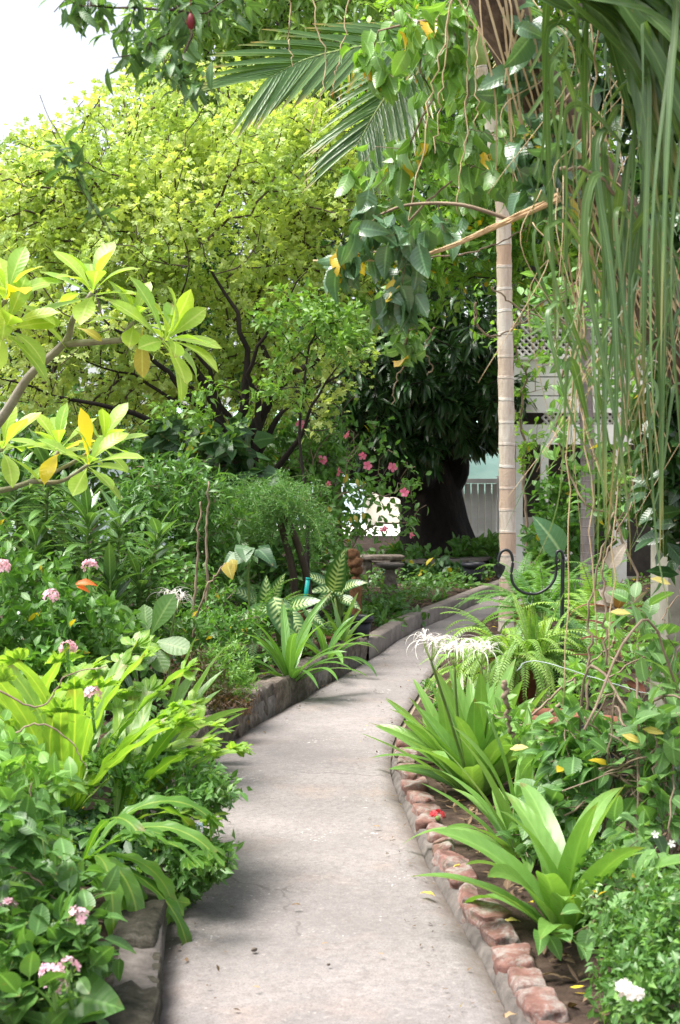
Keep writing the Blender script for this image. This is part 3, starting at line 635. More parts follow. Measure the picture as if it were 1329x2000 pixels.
def flower_petals(mb, c, axis, n, size, w, rng, el=.35, droop=.3, prof='obov', rv=.1):
    tm = leaf_t(prof, w, 4, droop, .15, 0, .05); ax = nrm(np.array([axis], float))[0]; t1 = nrm(np.cross(ax, A(.31, .2, .9))[None])[0]; t2 = np.cross(ax, t1); ph = rng.random() * 6
    for i in range(n):
        a = ph + i * 2 * math.pi / n; d = (math.cos(a) * t1 + math.sin(a) * t2) * math.cos(el) + ax * math.sin(el)
        place(mb, tm, np.array(c)[None], (d + rng.normal(size=3) * rv)[None], ax[None], size, [rng.random()])
def cluster(mb, c, rad, n, size, rng, flat=.7):
    """small five-petalled florets packed into a head"""
    d = rdir(rng, n); d[:, 2] = np.abs(d[:, 2]) * 1.0 - .15
    for q in nrm(d): flower_petals(mb, np.array(c) + q * A(rad, rad, rad * flat) * rng.uniform(.75, 1), q, 5, size, .6, rng, .3)
def twig_line(ctrl, r0, r1, mb, n=24, sides=5, wob=0, rng=None):
    p = spline(ctrl, n)
    if wob: p = p + rng.normal(size=p.shape) * wob
    tube(mb, p, np.linspace(r0, r1, n), sides); return p
def blob_(px, py, Y, rx, ry, rz, w=1): return (P(px, py, Y), (rx, ry, rz), w)
# ================================================================ BACKGROUND BUILDINGS
YH = 18.0
def hx(px, Y=YH): return P(px, 900, Y)[0]
def hz(py, Y=YH): return P(664, py, Y)[2]
house = thing('house', 'white timber house with latticed balcony half hidden by hanging leaves on the right', 'house', (hx(1180), YH + 1, 0))
def lattice(mb, x0, x1, z0, z1, Y, step=.085, w=.028, th=.012):
    for sgn in (-1, 1):
        k = x0 - (z1 - z0) * 1.0
        while k < x1 + (z1 - z0):
            # strip from (k, z0) going at 45 degrees, clipped to the frame
            a, b = (k, z0), (k + (z1 - z0), z1)
            if sgn < 0: a, b = (k + (z1 - z0), z0), (k, z1)
            (ax_, az_), (bx_, bz_) = a, b; dx = bx_ - ax_; t0, t1 = 0., 1.
            if dx != 0:
                ta, tb = (x0 - ax_) / dx, (x1 - ax_) / dx; t0, t1 = max(t0, min(ta, tb)), min(t1, max(ta, tb))
            if t1 - t0 > .02:
                p = A(ax_ + dx * t0, Y + sgn * th * .51, az_ + (bz_ - az_) * t0); q = A(ax_ + dx * t1, Y + sgn * th * .51, az_ + (bz_ - az_) * t1)
                d = nrm((q - p)[None])[0]; s = A(-d[2], 0, d[0]) * w / 2; f = A(0, th / 2, 0)
                v = np.array([p - s - f, q - s - f, q + s - f, p + s - f, p - s + f, q - s + f, q + s + f, p + s + f]); mb.add(v, [(0, 1, 2, 3), (7, 6, 5, 4), (3, 2, 6, 7), (0, 4, 5, 1)])
            k += step
def hbox(mb, px0, px1, py0, py1, Y, d): box(mb, ((hx(px0, Y) + hx(px1, Y)) / 2, Y + d / 2, (hz(py0, Y) + hz(py1, Y)) / 2), (abs(hx(px1, Y) - hx(px0, Y)), d, abs(hz(py0, Y) - hz(py1, Y))))
mb = MB(); hbox(mb, 1004, 1500, 440, 600, YH + 1.6, .15); hbox(mb, 1004, 1500, 600, 1010, YH + 1.6, .15); hbox(mb, 1125, 1500, 1000, 1149, YH + 1.6, .15); mb.build('back_wall', M['dark_in'], house, False)  # dark panels painted as the shaded interior behind the boards
for i, (a, b) in enumerate(((700, 735), (737, 772), (774, 806), (829, 868))):
    mb = MB(); hbox(mb, 1004, 1500, a, b, YH + .004 * (i % 2), .05); mb.build('siding_board', M['white_paint'], house, False)
for (a, b, c, d) in ((1010, 1200, 598, 696), (1208, 1400, 598, 696)):
    mb = MB(); lattice(mb, hx(a), hx(b), hz(d), hz(c), YH + .03); mb.build('lattice_panel', M['lattice'], house, False)
mb = MB(); hbox(mb, 1004, 1500, 585, 598, YH - .02, .1); hbox(mb, 1004, 1500, 694, 702, YH - .03, .12); mb.build('balcony_rail', M['white_paint'], house, False)
mb = MB(); lattice(mb, hx(1060), hx(1400), hz(828), hz(790), YH + .07); mb.build('lattice_strip', M['lattice'], house, False)
for (a, b, t_, bt) in ((1008, 1022, 868, 1149), (1057, 1072, 868, 1080), (1200, 1226, 560, 1149), (1081, 1091, 966, 1012)):
    mb = MB(); hbox(mb, a, b, t_, bt, YH - .01, .09); mb.build('post', M['white_paint' if a < 1200 else 'lattice'], house, False)
mb = MB(); lattice(mb, hx(1022), hx(1130), hz(1110), hz(1052), YH + .1, .075, .03); hbox(mb, 1022, 1130, 1040, 1052, YH + .06, .08); mb.build('skirt_lattice', M['white_paint'], house, False)
mb = MB(); hbox(mb, 990, 1500, 545, 560, YH - .2, .5); mb.build('eave', M['dark_in'], house, False)
# neighbour's green roof, gate, sunlit buildings
nb = thing('outbuilding', 'low outbuilding with mint green roof behind the white gate', 'shed', (hx(1000, 27), 27, 0))
mb = MB(); x0, x1 = hx(850, 27), hx(1090, 27); z0, z1 = hz(955, 27), hz(880, 27)
mb.add([(x0, 26.4, z0), (x1, 26.4, z0), (x1, 28.6, z1 + .25), (x0, 28.6, z1 + .25), (x0, 26.4, z0 - .08), (x1, 26.4, z0 - .08)], [(0, 1, 2, 3), (4, 5, 1, 0)]); mb.build('roof', M['mint'], nb, False)
mb = MB(); box(mb, ((x0 + x1) / 2, 28, .55), (x1 - x0 - .2, 2, 1.06)); mb.build('wall', M['cream'], nb, False)
gt = thing('white_gate', 'white boarded gate with moulded top rail behind the thick dark trunk', 'gate', (hx(930, 23), 23, 0))
for i in range(9):
    a = 868 + i * 13.5; mb = MB(); hbox(mb, a, a + 10.8, 945, 1092, 23 + .012 * (i % 2), .03); mb.build('board', M['white_paint'], gt, False)
mb = MB(); hbox(mb, 862, 1000, 935, 944, 22.93, .12); mb.build('top_rail', M['white_paint'], gt, False)
mb = MB(); hbox(mb, 885, 955, 1043, 1049, 22.96, .04); mb.build('lower_rail', M['white_paint'], gt, False)
mb = MB(); hbox(mb, 972, 992, 930, 1092, 22.9, .12); mb.build('gate_post', M['white_paint'], gt, False)
b2 = thing('sunlit_building', 'sunlit cream and pale blue building glimpsed left of the dark trunk', 'building', (hx(720, 31), 31, 0))
mb = MB(); box(mb, (hx(790, 31), 37, 1.1), (3.0, 2, 2.6)); mb.build('wall', M['cream'], b2, False)
mb = MB(); box(mb, (hx(650, 31) - .5, 36.8, 1.1), (2.6, 2, 2.6)); mb.build('blue_wall', M['paleblue'], b2, False)
mb = MB(); x = hx(715, 31); mb.add([(x - 3.3, 35.7, 2.41), (x + 3.3, 35.7, 2.41), (x + 3.3, 38, 3.1), (x - 3.3, 38, 3.1)], [(0, 1, 2, 3)]); mb.build('roof', M['mint'], b2, False)
b3 = thing('grey_shed', 'pale grey green shed seen through gaps at the far left', 'shed', (hx(120, 24), 24.5, 0))
mb = MB(); box(mb, (hx(120, 24), 25, 1.1), (5, 1.5, 2.2)); mb.build('wall', M['paleblue'], b3, False)
mb = MB(); x = hx(120, 24); mb.add([(x - 2.7, 24.1, 2.2), (x + 2.7, 24.1, 2.2), (x + 2.7, 26, 2.6), (x - 2.7, 26, 2.6)], [(0, 1, 2, 3)]); mb.build('roof', M['mint'], b3, False)
# low planter wall round the mango tree
pw = thing('planter_wall', 'low curved stone planter wall in front of the thick dark trunk', 'wall', (P(880, 1110, 19)[0], 19, .1)); rg = np.random.default_rng(8)
c0 = spline([P(700, 1110, 18.6), P(800, 1112, 18.2), P(900, 1112, 18.2), P(960, 1110, 19.2), P(985, 1105, 20.4)], 13)
for c in range(2):
    for i in range(len(c0) - 1):
        m_ = (c0[i] + c0[i + 1]) / 2; d = c0[i + 1] - c0[i]; mb = MB(); rock(mb, (m_[0], m_[1], .17 + c * .1), (np.linalg.norm(d) * 1.02, .2, .12), math.atan2(d[1], d[0]), rg, .1, 4, 6); mb.build('stone', M['stone'], pw)
mb = MB()
for i in range(len(c0) - 1):
    m_ = (c0[i] + c0[i + 1]) / 2; d = c0[i + 1] - c0[i]; box(mb, (m_[0], m_[1], .33), (np.linalg.norm(d) + .02, .26, .045), math.atan2(d[1], d[0]))
mb.build('coping', M['kerb'], pw, False)
# ================================================================ TREES
# mango
mb_ = P(862, 1100, 20.5); mt = thing('mango_tree', 'massive dark mango tree with thick black trunk and drooping long leaves', 'tree', (mb_[0], 20.5, 0))
rg = np.random.default_rng(11); tk = MB()
base = A(mb_[0], 20.5, 0)
def mang(px, py, Y=20.5): return P(px, py, Y)
def flare(pts, rad, mb, sides=20, amp=.12, off=0):
    pts = np.asarray(pts); st = mb.n; tube(mb, pts, rad, sides, cap=True); v = mb.v[-1]
    for i in range(len(v)):
        q = v[i]; k = min(i // sides, len(pts) - 1); c = pts[k]; d = q - c
        v[i] = c + d * (1 + amp * 1.6 * mnoise.noise(Vector((q[0] * 2.2, q[1] * 2.2, q[2] * .7 + off))) + amp * .6 * mnoise.noise(Vector((q[0] * 7, q[1] * 7, q[2] * 2))))
tp = spline([mang(866, 1130), mang(858, 1090), mang(852, 1040), mang(845, 990), mang(838, 950), mang(826, 915)], 30)
flare(tp, np.interp(np.linspace(0, 1, 30), [0, .15, .4, .7, 1], [.74, .62, .52, .44, .42]), tk)
l1 = spline([mang(850, 985), mang(870, 940), mang(885, 915), mang(880, 860), mang(900, 780), mang(930, 690, 20)], 22); flare(l1, np.linspace(.30, .14, 22), tk, 12)
tube(tk, [mang(862, 935), mang(878, 930), mang(893, 930), mang(900, 938)], [.16, .2, .18, .05], 12)
l2 = spline([mang(838, 960), mang(790, 935), mang(740, 930), mang(690, 905), mang(620, 830, 21), mang(540, 700, 22)], 22); flare(l2, np.linspace(.34, .14, 22), tk, 12)
l3 = spline([mang(830, 940), mang(820, 860), mang(800, 740), mang(790, 560), mang(770, 350, 22), mang(700, 150, 23)], 24); flare(l3, np.linspace(.40, .12, 24), tk, 12)
l4 = spline([mang(828, 940), mang(800, 905, 19.5), mang(770, 860, 18.8), mang(740, 800, 18)], 14); flare(l4, np.linspace(.3, .1, 14), tk, 10)
tk.build('trunk', M['bark_mango'], mt)
blobs = [(mang(800, 620, 18.6), (1.5, 1.8, 1.1), 1.2), (mang(900, 760, 18.6), (.9, 1.2, .6), .8), (mang(740, 780, 18.2), (.85, 1.1, .75), .9), (mang(850, 500, 20), (2.2, 2, 1.3), 1.4), (mang(930, 640, 20), (1.3, 1.8, 1.0), .8),
         (mang(640, 520, 21), (2.4, 2.2, 1.6), 1.2), (mang(880, 830, 20.8), (1.1, .9, .4), .7), (mang(800, 860, 19.0), (.9, .9, .35), .4), (mang(780, 720, 21), (1.6, 1.2, 1.1), .9)]
T = in_blobs(rg, blobs, 1150, .55)
pos, par, tips, nt = grow(l3, T, rg, .45, .05, .1, .2); bm_ = MB(); skeleton_mesh(bm_, pos, par, nt, .009, np.full(nt, .05), sides=4, rmax=.09); bm_.build('branches', M['bark_dark'], mt)
lm = MB(); leaves_on(lm, T_MANGO, pos, par, tips, rg, 17, .27, spread=.9, back=.1, up=.65, droop=.35, whorl=True); lm.build('crown', M['mango'], mt)
# tall mango / ficus masses behind the top of the picture
def big_back(name, label, base, trunk, blobs, n, k, size, mat, seed, tms=T_MANGO, droop=.3, whorl=True, tr=.2):
    rg = np.random.default_rng(seed); t = thing(name, label, 'tree', base); tr_ = spline(trunk, 12); mb = MB(); tube(mb, tr_, np.linspace(tr, tr * .4, 12), 10)
    mb.build('trunk', M['bark_tree'], t); T = in_blobs(rg, blobs, n, .6); pos, par, tips, nt = grow(tr_, T, rg, .6, .06, .1, .2)
    b = MB(); skeleton_mesh(b, pos, par, nt, .008, np.full(nt, .04), sides=4, rmax=.08); b.build('branches', M['bark_tree'], t)
    lm = MB(); leaves_on(lm, tms, pos, par, tips, rg, k, size, spread=.9, back=.15, up=.6, droop=droop, whorl=whorl); lm.build('crown', M[mat], t); return t
big_back('mango_tree', 'tall pale green mango tree rising above the feathery lime tree at the top', (P(520, 900, 24)[0], 24, 0), [(P(520, 900, 24)[0], 24, -.1), P(510, 500, 24), P(500, 150, 24), P(480, 0, 24)],
   [(P(400, 60, 23), (1.3, 1.3, 1.2), 1), (P(560, 30, 23), (1.5, 1.5, 1.3), 1.1), (P(700, 60, 23), (1.6, 1.5, 1.5), 1.1), (P(500, -120, 23), (2.2, 1.6, 1.3), 1), (P(440, 190, 23.4), (1.5, 1.2, 1.2), .9), (P(640, 230, 24), (1.8, 1.2, 1.5), .7)], 720, 15, .30, 'mango_young', 21)
big_back('dark_tree', 'dark green tree behind the tall pale mango tree near the top centre', (P(640, 900, 27)[0], 27, 0), [(P(640, 900, 27)[0], 27, -.1), P(640, 500, 27), P(650, 150, 27)],
   [(P(560, 120, 27), (2.6, 1.5, 2.2), 1), (P(760, 100, 27), (2.4, 1.5, 2.6), 1), (P(620, 400, 27), (3.2, 1.5, 2.4), 1.2), (P(900, 250, 27), (2.5, 1.5, 2.6), 1), (P(300, 330, 27), (1.6, 1.2, 1.3), .4), (P(560, 700, 27), (2.2, 1.2, 1.2), .5)], 900, 13, .36, 'mango', 22, tr=.3)
big_back('broadleaf_tree', 'mid green broadleaf tree filling the far left behind the lime tree', (P(60, 900, 20)[0], 20, 0), [(P(60, 900, 20)[0], 20, -.1), P(70, 700, 20), P(80, 500, 20)],
   [(P(40, 430, 20), (1.5, 1.2, 1.1), 1), (P(220, 560, 20), (1.6, 1.2, 1.1), 1), (P(-80, 600, 20), (1.6, 1.3, 1.3), 1), (P(400, 640, 20.5), (1.6, 1.2, 1.0), .8), (P(90, 760, 20), (2.2, 1, .8), .8), (P(330, 800, 21), (1.8, 1, .7), .6)], 1000, 14, .13, 'near_dark', 23, T_OVAL, .1, False, .15)
# feathery lime tree, many stemmed
rg = np.random.default_rng(31)
lb = P(478, 1080, 13.2); lt = thing('lime_leaved_tree', 'wide many-stemmed tree with dark crooked branches and tiny bright lime leaves', 'tree', (lb[0], lb[1], .1))
tr = spline([(lb[0], lb[1], .05), P(480, 1040, 13.2), P(484, 980, 13.2), P(478, 930, 13.2)], 8)
heads = [[(478, 930), (440, 850), (380, 780), (300, 700), (200, 620)], [(480, 940), (470, 850), (480, 760), (470, 640), (400, 500)], [(484, 930), (500, 830), (560, 740), (640, 690), (690, 600)], [(482, 930), (500, 850), (530, 740), (500, 600), (560, 450)],
         [(470, 945), (400, 880), (330, 830), (230, 800), (100, 770), (0, 740)], [(470, 935), (420, 800), (340, 640), (280, 520), (220, 380)], [(490, 950), (540, 910), (585, 850), (610, 790), (680, 690)], [(484, 935), (520, 860), (560, 795), (640, 745), (730, 690)], [(478, 930), (450, 820), (400, 720), (350, 620), (370, 520)], [(482, 930), (505, 820), (490, 720), (540, 620), (600, 530)], [(478, 940), (430, 860), (350, 790), (250, 730), (130, 690)]]
wood = MB(); allp = []; allpar = []; trr = np.linspace(.13, .10, len(tr))
tube(wood, tr, trr, 10); segs = []
for hI, hd in enumerate(heads):
    Ys = np.linspace(13.2, 13.2 + (-1.5, -.6, -.6, .6, -1, .2, -.8, -.5, -.9, -1.0, -.4)[hI], len(hd)); pts = spline([P(x, y, Y) for (x, y), Y in zip(hd, Ys)], 16); pts[1:-1] += rg.normal(size=(14, 3)) * .014
    r0 = (.065, .07, .065, .06, .05, .055, .04, .042, .038, .04, .036)[hI]; tube(wood, pts, r0 * np.interp(np.linspace(0, 1, 16), [0, .5, 1], [1, .5, .12]), 8); segs.append(pts)
wood.build('trunk', M['bark_dark'], lt)
# one skeleton grown from all the stems
def grow_multi(segs, T, rng, step, jit, rise, bal, min_i=4):
    allpos = [segs_i for segs_i in segs]; pos = []; par = []; pl = []
    for s in segs:
        for i, p in enumerate(s): par.append(len(pos) - 1 if i else -1); pos.append(p); pl.append(.15 * i / len(s))
    n0 = len(pos); M_ = n0 + len(T) * 13; P_ = np.zeros((M_, 3)); P_[:n0] = pos; R_ = np.full(M_, -1); R_[:n0] = par; L_ = np.zeros(M_); L_[:n0] = pl; n = n0; tips = []
    cen = P_[:n0].mean(axis=0)
    for t in T[np.argsort(np.linalg.norm(T - cen, axis=1))]:
        d = np.linalg.norm(P_[:n] - t, axis=1) + bal * L_[:n]; i = int(np.argmin(d)); dist = np.linalg.norm(P_[i] - t)
        if dist < 1e-3: continue
        m = min(12, int(dist / step) + 1); ctrl = (P_[i] + t) / 2 + A(0, 0, rise * dist) + rng.normal(size=3) * dist * .15; a = P_[i].copy(); p = i
        for k in range(1, m + 1):
            u = k / m; q = (1 - u) ** 2 * a + 2 * u * (1 - u) * ctrl + u * u * t
            if k < m: q = q + rng.normal(size=3) * jit
            P_[n] = q; R_[n] = p; L_[n] = L_[p] + np.linalg.norm(q - P_[p]); p = n; n += 1
        tips.append(p)
    return P_[:n], R_[:n], np.array(tips), n0
blobs = [(P(330, 400, 13.5), (1.5, 1.5, 1.0), 1.6), (P(140, 480, 13), (1.2, 1.4, 1.0), 1.2), (P(540, 430, 14), (1.3, 1.4, 1.2), 1.4), (P(430, 250, 14.5), (1.15, 1.2, .8), .9), (P(250, 310, 14), (1.0, 1.2, .75), .9), (P(-60, 520, 13), (1.1, 1.3, 1.1), .7), (P(640, 330, 14.5), (.9, 1.1, .8), .7), (P(80, 380, 14), (.7, 1, .65), .5),
         (P(300, 620, 14), (1.6, 1.3, .8), .9), (P(590, 610, 14.4), (.9, 1.0, .8), .7), (P(60, 700, 12.6), (1.3, 1.2, .6), .7), (P(400, 760, 14.4), (1.3, 1.0, .5), .75), (P(200, 790, 13.8), (1.2, 1, .4), .6), (P(640, 740, 13.2), (.55, .8, .5), .3)]
T = in_blobs(rg, blobs, 2600, .4, .05, 1.1)
pos, par, tips, nt = grow_multi(segs, T, rg, .2, .03, .12, .45)
bm_ = MB(); skeleton_mesh(bm_, pos, par, nt, .0048, np.full(nt, .006), sides=4, rmax=.042, power=.5); bm_.build('branches', M['bark_tree'], lt)
lm = MB(); zt = pos[tips][:, 2]
for lo, hi_, k_ in ((0, 2.5, 5), (2.5, 3.2, 8), (3.2, 9, 17)): leaves_on(lm, T_LIME, pos, par, tips[(zt >= lo) & (zt < hi_)], rg, k_, .074, spread=1.0, back=.28, up=.45, center=tuple(P(400, 600, 13.2)), out=.2)
# leaflets along the outer twigs as well
mid = par[tips]; mid = mid[mid > nt]; leaves_on(lm, T_LIME, pos, par, mid, rg, 4, .08, spread=1.0, back=.2, up=.45)
lm.build('crown', M['big_tree'], lt)
# lighter, greener sprays hanging in front of the dark branches
bush('leafy_sapling', 'fresh green sapling spray in front of the dark branches in mid picture', 'sapling', root(P(600, 900, 12)), [(P(590, 615, 12), (.42, .4, .22), 1), (P(680, 640, 12), (.3, .4, .3), .8), (P(560, 730, 12), (.3, .3, .25), .5), (P(420, 800, 12), (.35, .3, .25), .5), (P(340, 820, 11.8), (.3, .3, .2), .4)], 110, 16, .075, 'big_tree_green', T_SMALL, 41,
     trunk=spline([root(P(600, 900, 12)), P(600, 1000, 12), P(585, 850, 12), P(600, 700, 12)], 10), trunk_r=np.linspace(.02, .008, 10), stem='bark_dark', back=.18)
# creeper with broad dark leaves on the trunk
bush('climbing_creeper', 'dark blue-green creeper with broad leaves climbing the lime tree trunk', 'creeper', root(P(470, 900, 12.6)), [(P(350, 850, 12.4), (.32, .3, .16), 1), (P(450, 860, 12.4), (.25, .3, .2), .9), (P(440, 950, 12.4), (.3, .25, .3), .8), (P(500, 960, 12.4), (.15, .2, .3), .5)], 60, 7, .16, 'creeper', T_HEART, 42, trunk=spline([root(P(470, 900, 12.6)), P(470, 1000, 12.5), P(455, 900, 12.5)], 6), droop=.5, up=.4, back=.2)
# right-hand loose tree behind the vine
bush('vine_covered_tree', 'loose bright green tree draped in vines above the house', 'tree', (P(1290, 900, 14.6)[0], 14.6, 0), [(P(880, 300, 14.6), (1.0, 1.2, 1.1), 1.2), (P(1050, 350, 14.6), (.9, 1.2, 1.0), 1.1), (P(880, 500, 14.6), (.7, 1, .45), .6), (P(1120, 500, 14.6), (.9, 1, .55), .8), (P(860, 100, 14.6), (1.1, 1, 1.1), 1), (P(1250, 350, 14.6), (1.1, 1, 1.3), .9), (P(1080, 100, 14.6), (1.2, 1, .9), .8), (P(800, 570, 14.5), (.6, .6, .5), .5)],
     1150, 13, .105, 'vine_bright', T_OVAL, 43, trunk=spline([(P(1290, 900, 14.6)[0], 14.6, 0), P(1290, 900, 14.6), P(1260, 600, 14.6), P(1130, 350, 14.6), P(1000, 150, 14.6)], 16), trunk_r=np.linspace(.06, .03, 16), stem='bark_tree', back=.3, step=.3, jit=.03, r_tip=.003, rmax=.03, leaf_part='crown', stem_part='trunk', clump=.03)
big_back('shade_tree', 'dense dark tree standing behind the white house at the right', (P(1240, 900, 22)[0], 22, 0), [(P(1240, 900, 22)[0], 22, -.1), P(1200, 500, 22), P(1150, 200, 22)],
   [(P(1000, 350, 22), (1.9, 1.2, 2.0), 1), (P(1250, 300, 22), (2.0, 1.2, 2.4), 1.1), (P(1130, 60, 22), (2.4, 1.2, 1.7), 1), (P(1400, 500, 22), (1.6, 1.2, 2.4), .8)], 700, 14, .26, 'mango', 24, tr=.22)

bush('house_vine', 'sparse climbing vine in front of the balcony lattice right of the palm trunk', 'vine', (P(1040, 900, 16.8)[0], 16.8, 0), [blob_(1040, 650, 16.8, .35, .3, .8, 1), blob_(1030, 850, 16.8, .2, .3, .4, .6), blob_(960, 620, 16.6, .3, .3, .4, .5)], 80, 6, .10, 'vine_bright', T_OVAL, 501, back=.2, r_tip=.003, rise=.2)
bush('garden_shrub', 'leafy shrub against the dark opening under the balcony', 'shrub', (P(1110, 900, 16)[0], 16, 0), [blob_(1120, 980, 16, .45, .4, .4, 1), blob_(1210, 960, 16, .45, .4, .45, 1), blob_(1100, 1060, 15.6, .5, .4, .35, .8)], 180, 10, .13, 'shrub', T_OVAL, 502, back=.2)
bush('hedge', 'dark green hedge hiding the grey shed at the far left', 'hedge', (P(150, 900, 16)[0], 16, .1), [blob_(0, 900, 16, 1.2, .5, .7, 1), blob_(200, 900, 16, 1.1, .5, .6, 1), blob_(380, 930, 16.4, .8, .5, .6, .8), blob_(-200, 880, 16, 1.0, .5, .8, .8), blob_(100, 820, 17, 1.6, .5, .5, .7)], 620, 13, .11, 'near_dark', T_OVAL, 503, back=.25, r_tip=.003)
bush('backing_shrub', 'dark bushy shrub closing the gap behind the lime tree stems', 'shrub', (P(520, 900, 15.5)[0], 15.5, .1), [blob_(500, 900, 15.5, .7, .5, .55, 1), blob_(600, 880, 15.5, .45, .4, .5, 1), blob_(420, 960, 15.3, .6, .4, .4, .8)], 330, 12, .10, 'near_dark', T_OVAL, 504, back=.25, r_tip=.003)
# ================================================================ MIDDLE DISTANCE, LEFT BED
def stick(name, label, cat, ctrl, r0, r1, mat, seed=1, group=None, wob=.006):
    rg = np.random.default_rng(seed); mb = MB(); p = spline(ctrl, 26); p[1:-1] += rg.normal(size=(24, 3)) * wob; tube(mb, p, np.linspace(r0, r1, 26), 6); return tag(mb.build(name, M[mat]), label, cat, group)
def blob(px, py, Y, rx, ry, rz, w=1): return (P(px, py, Y), (rx, ry, rz), w)
def pl(px, Y, z=.14): return (P(px, 900, Y)[0], Y, z)
# hibiscus with pink flowers
t, rg, pos, par, tips = bush('hibiscus', 'sparse arching hibiscus with pink flowers in front of the dark mango trunk', 'shrub', pl(660, 13.4), [blob(640, 900, 13.3, .45, .4, .5, 1), blob(740, 930, 13.2, .4, .4, .25, .8), blob(800, 980, 13.2, .2, .3, .3, .6), blob(620, 1010, 13.2, .35, .3, .25, .6), blob(680, 820, 13.6, .35, .3, .3, .4), blob(690, 1010, 13.5, .3, .3, .2, .5)],
   130, 7, .085, 'shrub', T_OVAL, 51, back=.3, r_tip=.003, rmax=.012, step=.15, jit=.02, rise=.25, droop=.2)
for (x, y) in ((708, 890), (718, 910), (768, 912), (660, 921), (598, 968), (790, 962), (750, 1031), (802, 1045), (630, 898), (588, 829), (640, 945), (676, 848), (512, 860)):
    mb = MB(); c = P(x, y, 12.9 + rg.normal() * .1); ax = nrm((A(0, 0, 1.5) - c + rg.normal(size=3) * 5)[None])[0]
    flower_petals(mb, c, ax, 5, .046 * rg.uniform(.7, 1.15), .75, rg, .35, .5); tube(mb, [c, c + ax * .05], [.004, .003], 4); mb.build('flower', M['pink'], t)
for (x, y) in ((680, 1008), (692, 1006), (652, 1015), (711, 1000), (697, 935), (640, 990)):
    mb = MB(); c = P(x, y, 12.9); place(mb, T_OVAL[1], c[None], (A(.3, -.2, -.9) + rg.normal(size=3) * .3)[None], A(0, -1, .3)[None], .08, [.5]); mb.build('yellow_leaf', M['yellow_leaf'], t)
# dark creeper / fishbone foliage below the lime tree
bush('bushy_shrub', 'bushy mid green shrub with narrow leaves under the dark creeper', 'shrub', pl(330, 10.4), [blob(330, 960, 10.4, .42, .4, .32, 1), blob(400, 1000, 10.6, .3, .4, .35, .8), blob(280, 1010, 10.4, .25, .3, .3, .7), blob(440, 1060, 10.8, .3, .4, .3, .5), blob(360, 1070, 10.8, .4, .4, .4, .6)], 240, 13, .10, 'near_dark', T_LANCE, 52, back=.2)
bush('glossy_bush', 'dark glossy bush filling the shade behind the asparagus fern', 'shrub', pl(500, 12.4), [blob(480, 1080, 12.6, .7, .4, .5, 1), blob(600, 1100, 12.6, .5, .4, .4, .8), blob(600, 1140, 13.5, .4, .4, .2, .6), blob(390, 1120, 12, .5, .4, .4, .7)], 300, 12, .09, 'near_dark', T_OVAL, 53, back=.2)
bush('trailing_shrub', 'tangled flowering shrub between the asparagus fern and the pink hibiscus', 'shrub', pl(610, 13), [blob(640, 1040, 13, .3, .3, .28, 1), blob(590, 990, 13.4, .3, .3, .3, .8), blob(560, 900, 13.5, .3, .3, .25, .5)], 110, 8, .07, 'shrub', T_OVAL, 54, back=.25, mats=None)
# asparagus fern on its stump
rg = np.random.default_rng(61); t = thing('asparagus_fern', 'feathery asparagus fern cascading from a tall brown stump', 'fern', pl(545, 11))
mb = MB()
for (x0, x1, yb) in ((575, 545, 1195), (600, 560, 1190)): tube(mb, spline([pl(x0, 11.1, .05), P(x0, yb - 60, 11.1), P(x1, 1010, 11.05), P(540, 980, 11)], 12), np.linspace(.035, .02, 12), 8)
mb.build('stump', M['bark_tree'], t)
mb = MB(); sm = MB()
for i in range(150):
    a = i * 2.4; c = P(540 + rg.normal() * 28, 985 + rg.normal() * 14, 11 + rg.normal() * .12); pts = arc(c, a, rg.uniform(-.2, 1.0), rg.uniform(.3, .62), rg.uniform(1.2, 2.4), 12, rg.normal() * .4)
    tube(sm, pts, np.linspace(.002, .001, 13), 3, cap=False)
    n = 46; s = rg.uniform(.1, 1, n) * 12; Q = np.stack([np.interp(s, np.arange(13), pts[:, k]) for k in range(3)], 1)
    place(mb, tiny_t(.14, .1, .1), Q, rdir(rg, n) + A(0, 0, -.1), rdir(rg, n), .045, rg.random(n)); 
    place(mb, tiny_t(.3, .1, .1), Q + rdir(rg, n) * .022, rdir(rg, n), rdir(rg, n), .022, rg.random(n))
sm.build('stems', M['green_stem'], t); mb.build('needles', M['asparagus'], t)
# fishbone / polypody fern
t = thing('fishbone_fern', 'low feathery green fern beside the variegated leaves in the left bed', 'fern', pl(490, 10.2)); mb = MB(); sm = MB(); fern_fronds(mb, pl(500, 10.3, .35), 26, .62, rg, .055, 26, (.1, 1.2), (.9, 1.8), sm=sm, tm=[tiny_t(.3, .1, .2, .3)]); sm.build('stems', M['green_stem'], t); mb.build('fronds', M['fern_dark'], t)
t = thing('fishbone_fern', 'shaded fern at the foot of the thin bare stems on the left', 'fern', pl(420, 10.6)); mb = MB(); sm = MB(); fern_fronds(mb, pl(420, 10.6, .2), 26, .6, rg, .05, 26, (.2, 1.3), (.9, 1.8), sm=sm, tm=[tiny_t(.3, .1, .2, .3)]); sm.build('stems', M['green_stem'], t); mb.build('fronds', M['fern_dark'], t)
